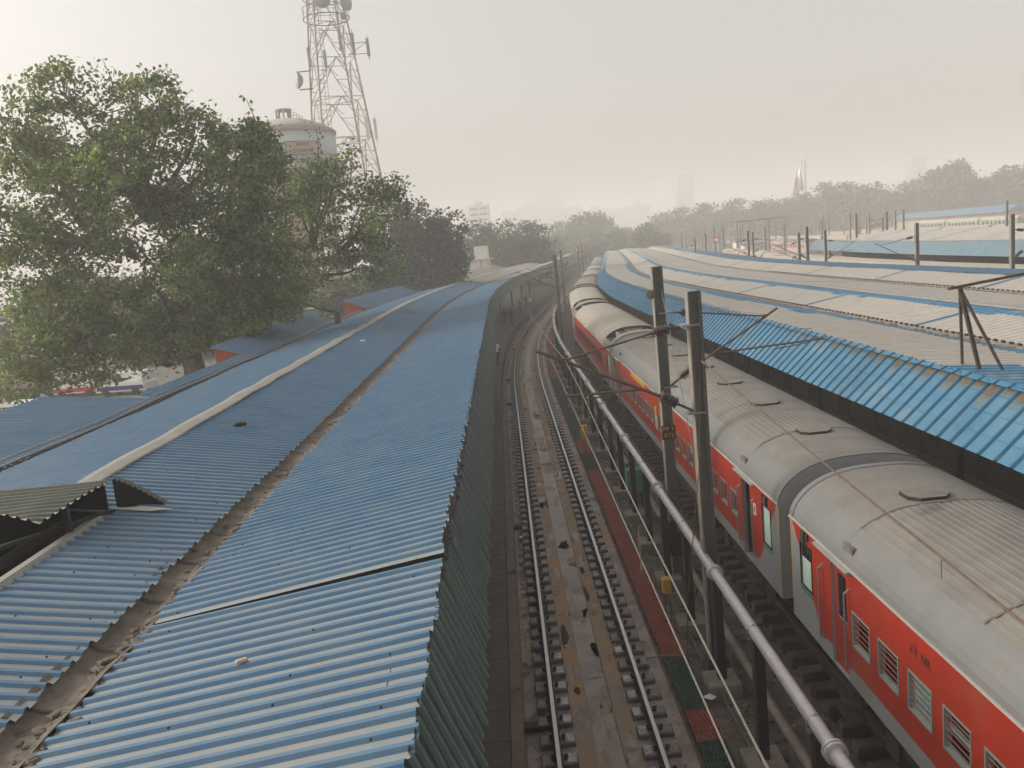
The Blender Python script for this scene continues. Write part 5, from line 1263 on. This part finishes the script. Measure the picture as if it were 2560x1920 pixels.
# long green coach on the far right
for k in range(3):
    far_coach(137.5+k*2.75,226+k*22.9,rad(-7),m_gcoach,m_beige,'long faded green coach above the distant canopy at the right edge','green coaches at the right edge')
t=thing('goods_shed','long ochre-lit shed with a pale blue roof in front of the right-hand trees','shed',(158,290,-.3),rad(-7))
b=MB(); b.box((0,0,2.6),(4,95,5.2)); b.build('wall',m_bldy,t,local=True)
b=MB(); 
for k in range(12): b.box((-2.05,-44+k*8,2.6),(.2,.7,5.2))
b.build('pilaster',m_pink,t,local=True)
b=MB(); V=[(-4,-48,5.2),(0,-48,7.2),(4,-48,5.2),(-4,48,5.2),(0,48,7.2),(4,48,5.2)]; b.add(V,[(0,1,4,3),(1,2,5,4),(0,2,1),(3,4,5)]); b.build('roof',m_bluec,t,local=True)
t=thing('boundary_wall','low pinkish wall running below the right-hand trees','wall',(128,300,-.5),rad(-8)); b=MB(); b.box((0,0,1.6),(.4,170,3.2)); b.build('wall',m_pink,t,local=True)
for k,(x,y,wd,h) in enumerate([(46,255,9,5),(40,262,7,4.4),(58,190,4.5,4.5),(72,240,8,5),(64,215,6,5)]):
    t=thing('yard_hut','pale hut among the distant yard masts','hut',(x,y,-.4),rad(-7),'pale huts in the distant yard'); b=MB(); b.box((0,0,h/2),(wd,5,h)); b.build('wall',m_bldw,t,local=True); b=MB(); b.box((0,0,h+.1),(wd+.6,5.6,.2)); b.build('roof',m_bldg,t,local=True)
    b=MB(); b.box((0,-2.52,1.2),(1.1,.06,2.2)); b.build('door',m_bldd,t,local=True)
t=thing('relay_cabin','yellow relay cabin among the yard masts beyond the distant canopy','cabin',(82,190,-.3)); b=MB(); b.box((82,190,2.6),(1.3,1.3,5.6)); b.build('wall',m_bldy,t); b=MB(); b.box((82,190,5.5),(1.6,1.6,.2)); b.build('roof',m_conc2,t)
# ------------------------------------------------------------------ forecourt on the left
t=thing('white_building','white building with a red band seen through gaps in the trees','building',(-30,104,.2)); b=MB(); b.box((-28,106,4.0),(26,6,7.6)); b.build('wall',m_bldw,t); b=MB(); b.box((-22,102.9,6.6),(8,.2,.7)); b.build('red_band',m_red2,t)
for k in range(8):
    b=MB(); b.box((-39+k*3.1,102.95,3.6),(1.3,.12,1.7)); b.build('window',m_bldd,t)
t=thing('hoarding','green hoarding with a pale top rail behind the lean-to roof','hoarding',(-22.5,79,.4)); b=MB(); b.box((-22.5,79,2.6),(9.5,.15,4.4)); b.build('panel',m_teal,t); b=MB(); b.box((-22.5,78.95,4.85),(9.7,.3,.14)); b.build('top_rail',m_white,t)
t=thing('market_wall','cream wall behind the parked motorbikes','wall',(-42,74,.4)); b=MB(); b.box((-42,74,1.9),(16,.4,3.0)); b.build('wall',m_bldw,t); b=MB(); b.box((-42,73.75,.9),(16.1,.12,.5)); b.build('skirting',m_pink,t)
t=thing('signboard','red and white upright signboard at the left edge','signboard',(-43.5,70,.4)); b=MB(); b.box((-43.5,70,4.4),(.6,.1,3.6)); b.build('panel',m_red2,t); b=MB(); b.box((-43.86,70,4.4),(.12,.1,3.6)); b.build('edge',m_white,t); b=MB(); b.tube([(-43.5,70.08,.4),(-43.5,70.08,3)],.05,6); b.build('post',m_steel,t)
t=thing('signboard','small red board hanging below the branches of the big tree','signboard',(-37.5,71,.4)); b=MB(); b.box((-37.5,71,5.3),(1.2,.08,.8)); b.build('panel',m_red2,t); b=MB(); b.tube([(-37.5,71.1,.4),(-37.5,71.1,5)],.05,6); b.build('post',m_steel,t)
def motorbike():
    t=thing('motorbike','x','motorbike'); b=MB(); b.tube([(0,-.45,.62),(0,-.1,.80),(0,.25,.82),(0,.55,.72)],[.10,.15,.15,.07],8); b.box((0,0,.48),(.24,.42,.3)); b.tube([(0,.62,.95),(0,.72,.32)],.045,6); b.tube([(0,-.1,.35),(0,-.66,.32)],.045,6); b.tube([(.13,-.05,.35),(.14,-.75,.40)],.045,6); b.build('frame',m_steel,t,local=True)
    for y in(-.66,.72):
        b=MB(); b.lathe([(.22,-.05),(.30,-.045),(.31,0),(.30,.045),(.22,.05)],18,(0,y,.31),(1,0,0)); b.build('wheel',m_tyre,t,local=True)
    b=MB(); b.bevbox((0,-.3,.86),(.26,.75,.09),.03); b.build('seat',m_black,t,local=True)
    b=MB(); b.tube([(-.38,.42,1.05),(-.2,.56,1.08),(.2,.56,1.08),(.38,.42,1.05)],.022,6); b.lathe([(.09,-.05),(.10,.05)],10,(0,.66,.98),(0,1,0)); b.build('handlebar',m_steel,t,local=True)
    for s in(-1,1):
        b=MB(); b.tube([(s*.3,.45,1.06),(s*.36,.42,1.27)],.01,4); b.lathe([(.06,0),(.06,.02)],10,(s*.37,.42,1.3),(0,1,0)); b.build('mirror',m_steel,t,local=True)
    return t
mb=motorbike()
for k in range(8):
    o=mb if k==0 else dup(mb); o.location=(-40.8+k*.82,66.2+rnd.uniform(-.4,.4),.42); o.rotation_euler[2]=rad(160+rnd.uniform(-25,25)); tag(o,'dark motorbike parked in the packed row under the big tree','motorbike','motorbikes parked under the big tree')
def car(t,L_,W,H,m,m2,van=False):
    pf=[(-L_/2,.35),(-L_/2,.85),(-L_/2+.1,1.0)]+([(-L_/2+.15,H)] if van else [(-L_/2+.55,H-.05),(-L_/2+.9,H)])+[(L_*.14,H),(L_*.30,1.05),(L_/2-.15,.92),(L_/2,.7),(L_/2,.35)]
    V=[(s*W/2*(1 if z<1.02 else .86),y,z) for s in(-1,1) for y,z in pf]; n=len(pf); b=MB()
    b.add(V,[tuple(range(n))[::-1],tuple(range(n,2*n))]+[(k,(k+1)%n,n+(k+1)%n,n+k) for k in range(n)]); b.build('body',m,t,local=True)
    b=MB()
    for s in(-1,1): b.box((s*W*.447,-L_*.08,1.22),(.03,L_*.42,.30))
    b.build('side_windows',m_glass,t,local=True)
    b=MB()
    for s in(-1,1): b.box((s*W*.502,0,.62),(.02,L_*.96,.32))
    b.build('side_panel',m2,t,local=True)
    for sx in(-1,1):
        for sy in(-.31,.31):
            b=MB(); b.lathe([(.2,-.1),(.32,-.09),(.33,0),(.32,.09),(.2,.1)],16,(sx*W*.47,sy*L_,.33),(1,0,0)); b.build('wheel',m_tyre,t,local=True)
t=thing('parked_car','white car with blue lower doors parked beyond the lean-to roof','car',(-29.6,63.2,.42),rad(78)); car(t,4.2,1.75,1.75,m_carw,m_carb,True)
t=thing('parked_van','cream van with a red stripe parked beside the motorbikes','van',(-33.9,64.8,.42),rad(82)); car(t,4.0,1.7,1.9,m_carw,m_red2,True)
t=thing('parked_car','white car roof showing above the lean-to roof at the left edge','car',(-31.8,52.6,.42),rad(70)); car(t,4.4,1.75,1.6,m_carw,m_carw)
# ------------------------------------------------------------------ people
def person(label,loc,rz,shirt,trou,pose,group=None,hf=1.0):
    """one continuous skinned body; pose gives joint positions (x,y,z) facing +y"""
    J=dict(pel=(0,0,.94),sp=(0,.01,1.18),ch=(0,.0,1.36),nk=(0,.01,1.49),hd=(0,.035,1.60),tp=(0,.03,1.70),
        ls=(-.19,0,1.41),le=(-.25,-.03,1.13),lw=(-.24,.06,.88),lh=(-.24,.10,.79),rs=(.19,0,1.41),re=(.25,-.03,1.13),rw=(.24,.06,.88),rh=(.24,.10,.79),
        lp=(-.10,0,.90),lk=(-.11,.03,.49),la=(-.11,0,.09),lt=(-.12,.16,.04),rp=(.10,0,.90),rk=(.11,.03,.49),ra=(.11,0,.09),rtt=(.12,.16,.04)); J.update(pose)
    R=dict(pel=.145,sp=.135,ch=.155,nk=.055,hd=.095,tp=.07,ls=.07,le=.045,lw=.033,lh=.04,rs=.07,re=.045,rw=.033,rh=.04,lp=.095,lk=.065,la=.045,lt=.04,rp=.095,rk=.065,ra=.045,rtt=.04)
    E=[('pel','sp'),('sp','ch'),('ch','nk'),('nk','hd'),('hd','tp'),('ch','ls'),('ls','le'),('le','lw'),('lw','lh'),('ch','rs'),('rs','re'),('re','rw'),('rw','rh'),('pel','lp'),('lp','lk'),('lk','la'),('la','lt'),('pel','rp'),('rp','rk'),('rk','ra'),('ra','rtt')]
    ks=list(J); me=bpy.data.meshes.new('person'); me.from_pydata([J[k] for k in ks],[(ks.index(a),ks.index(c)) for a,c in E],[])
    o=bpy.data.objects.new('person',me); COL.objects.link(o); md=o.modifiers.new('s','SKIN'); sv=me.skin_vertices[0].data
    for i,k in enumerate(ks): sv[i].radius=(R[k],R[k]*(.72 if k in('pel','sp','ch') else 1)); sv[i].use_root=(k=='pel')
    o.modifiers.new('d','SUBSURF').levels=1; dg=bpy.context.evaluated_depsgraph_get(); me2=bpy.data.meshes.new_from_object(o.evaluated_get(dg)); o.modifiers.clear(); o.data=me2; bpy.data.meshes.remove(me)
    for m in(m_skin,shirt,trou,m_black): me2.materials.append(m)
    for p in me2.polygons:
        c=p.center; p.use_smooth=True
        arm=abs(c.x)>.215 and c.z>.6
        p.material_index=0 if (c.z>1.475 or (arm and c.z<1.16)) else 1 if (c.z>.93 or arm) else 3 if c.z<.10 else 2
    h=MB(); hd=J['hd']; h.lathe([(.075,-.02),(.102,.03),(.10,.09),(.07,.135),(.02,.15)],12,(hd[0],hd[1]-.018,hd[2]),(0,-.12,1)); h.build('hair',m_hair,o,smooth=True,local=True)
    f=MB(); f.lathe([(.018,0),(.012,.03)],6,(hd[0],hd[1]+.09,hd[2]-.005),(0,1,-.2)); f.build('nose',m_skin,o,local=True)
    f=MB()
    for s in(-1,1): f.lathe([(.011,0),(.006,.006)],6,(hd[0]+s*.035,hd[1]+.086,hd[2]+.02),(0,1,0))
    f.build('eyes',m_black,o,local=True)
    o.location=loc; o.rotation_euler[2]=rz; o.scale=(hf,hf,hf); return tag(o,label,'person',group)
walk=dict(lk=(-.10,.20,.52),la=(-.10,.26,.11),lt=(-.10,.42,.07),rk=(.10,.02,.48),ra=(.10,-.26,.14),rtt=(.10,-.16,.04),le=(-.25,-.14,1.15),lw=(-.23,-.16,.90),lh=(-.23,-.15,.81),re=(.25,.04,1.13),rw=(.23,.20,.95),rh=(.22,.26,.88))
person('man in a white shirt and dark trousers walking along the platform beside the green valance',(-.84,55.2,.84),rad(172),m_shirt,m_trou,walk)
for k,(x,y,rz_,sh,l) in enumerate([(-.1,84.5,20,m_trou,'left of two people in dark clothes standing side by side on the platform'),(.55,84.0,-15,m_steel,'right of two people in dark clothes standing side by side on the platform'),(-.2,98,150,m_carb,'person in dark blue standing farther along the shaded platform'),(1.6,103,200,m_shirt,'person in a pale shirt standing farthest along the shaded platform'),(1.0,105,30,m_steel,'person in grey standing on the shaded platform behind the others')]):
    o_=C(-2.9 if k<2 else -2.6,y); person(l,(o_[0]+(.7 if k in(1,3) else 0),o_[1],.80),rad(rz_),sh,m_trou,{} if k%2 else dict(re=(.27,.0,1.14),rw=(.10,.18,1.10),rh=(.02,.2,1.12)),'people waiting on the shaded left platform')
# ------------------------------------------------------------------ small things left on the roofs
b=MB(); b.tube([(-.14,0,.03),(-.05,.01,.04),(.05,0,.045),(.13,.0,.03)],[.035,.05,.045,.03],8); b.tube([(-.03,.03,.05),(.02,.03,.08),(.07,.02,.05)],.012,5); o=b.build('shoe',m_black,smooth=True); o.location=C(-6.95,17.5,5.335); o.rotation_euler[2]=rad(15); tag(o,'lone black shoe lying on the middle blue sheet','shoe')
b=MB(); b.lathe([(.03,0),(.032,.02),(.032,.16),(.012,.2),(.012,.23)],8,(0,0,.03),(1,.2,0)); o=b.build('bottle',m_white); o.location=C(-7.1,34,5.36); tag(o,'tiny white bottle lying high on the middle blue sheet','bottle')
b=MB(); b.bevbox((0,0,.012),(.10,.05,.025),.01); o=b.build('scrap',m_board); o.location=C(-3.6,6.7,5.225); o.rotation_euler[2]=rad(30); tag(o,'small tan scrap on the nearest blue sheet','scrap')
t=thing('bird','single dark bird flying high in the empty sky','bird',(2.9,70,35.6)); b=MB(); b.tube([(2.9,69.85,35.6),(2.9,70,35.62),(2.9,70.15,35.6)],[.01,.06,.02],6); b.build('bird_body',m_hair,t); b=MB(); b.quad((2.9,69.93,35.62),(2.9,70.06,35.62),(3.2,70.0,35.72),(3.15,69.93,35.72)); b.quad((2.9,69.93,35.62),(2.9,70.06,35.62),(2.6,70.0,35.74),(2.65,69.93,35.74)); b.build('wings',m_hair,t)
for o in bpy.data.objects:
    if '_o' in o: del o['_o']
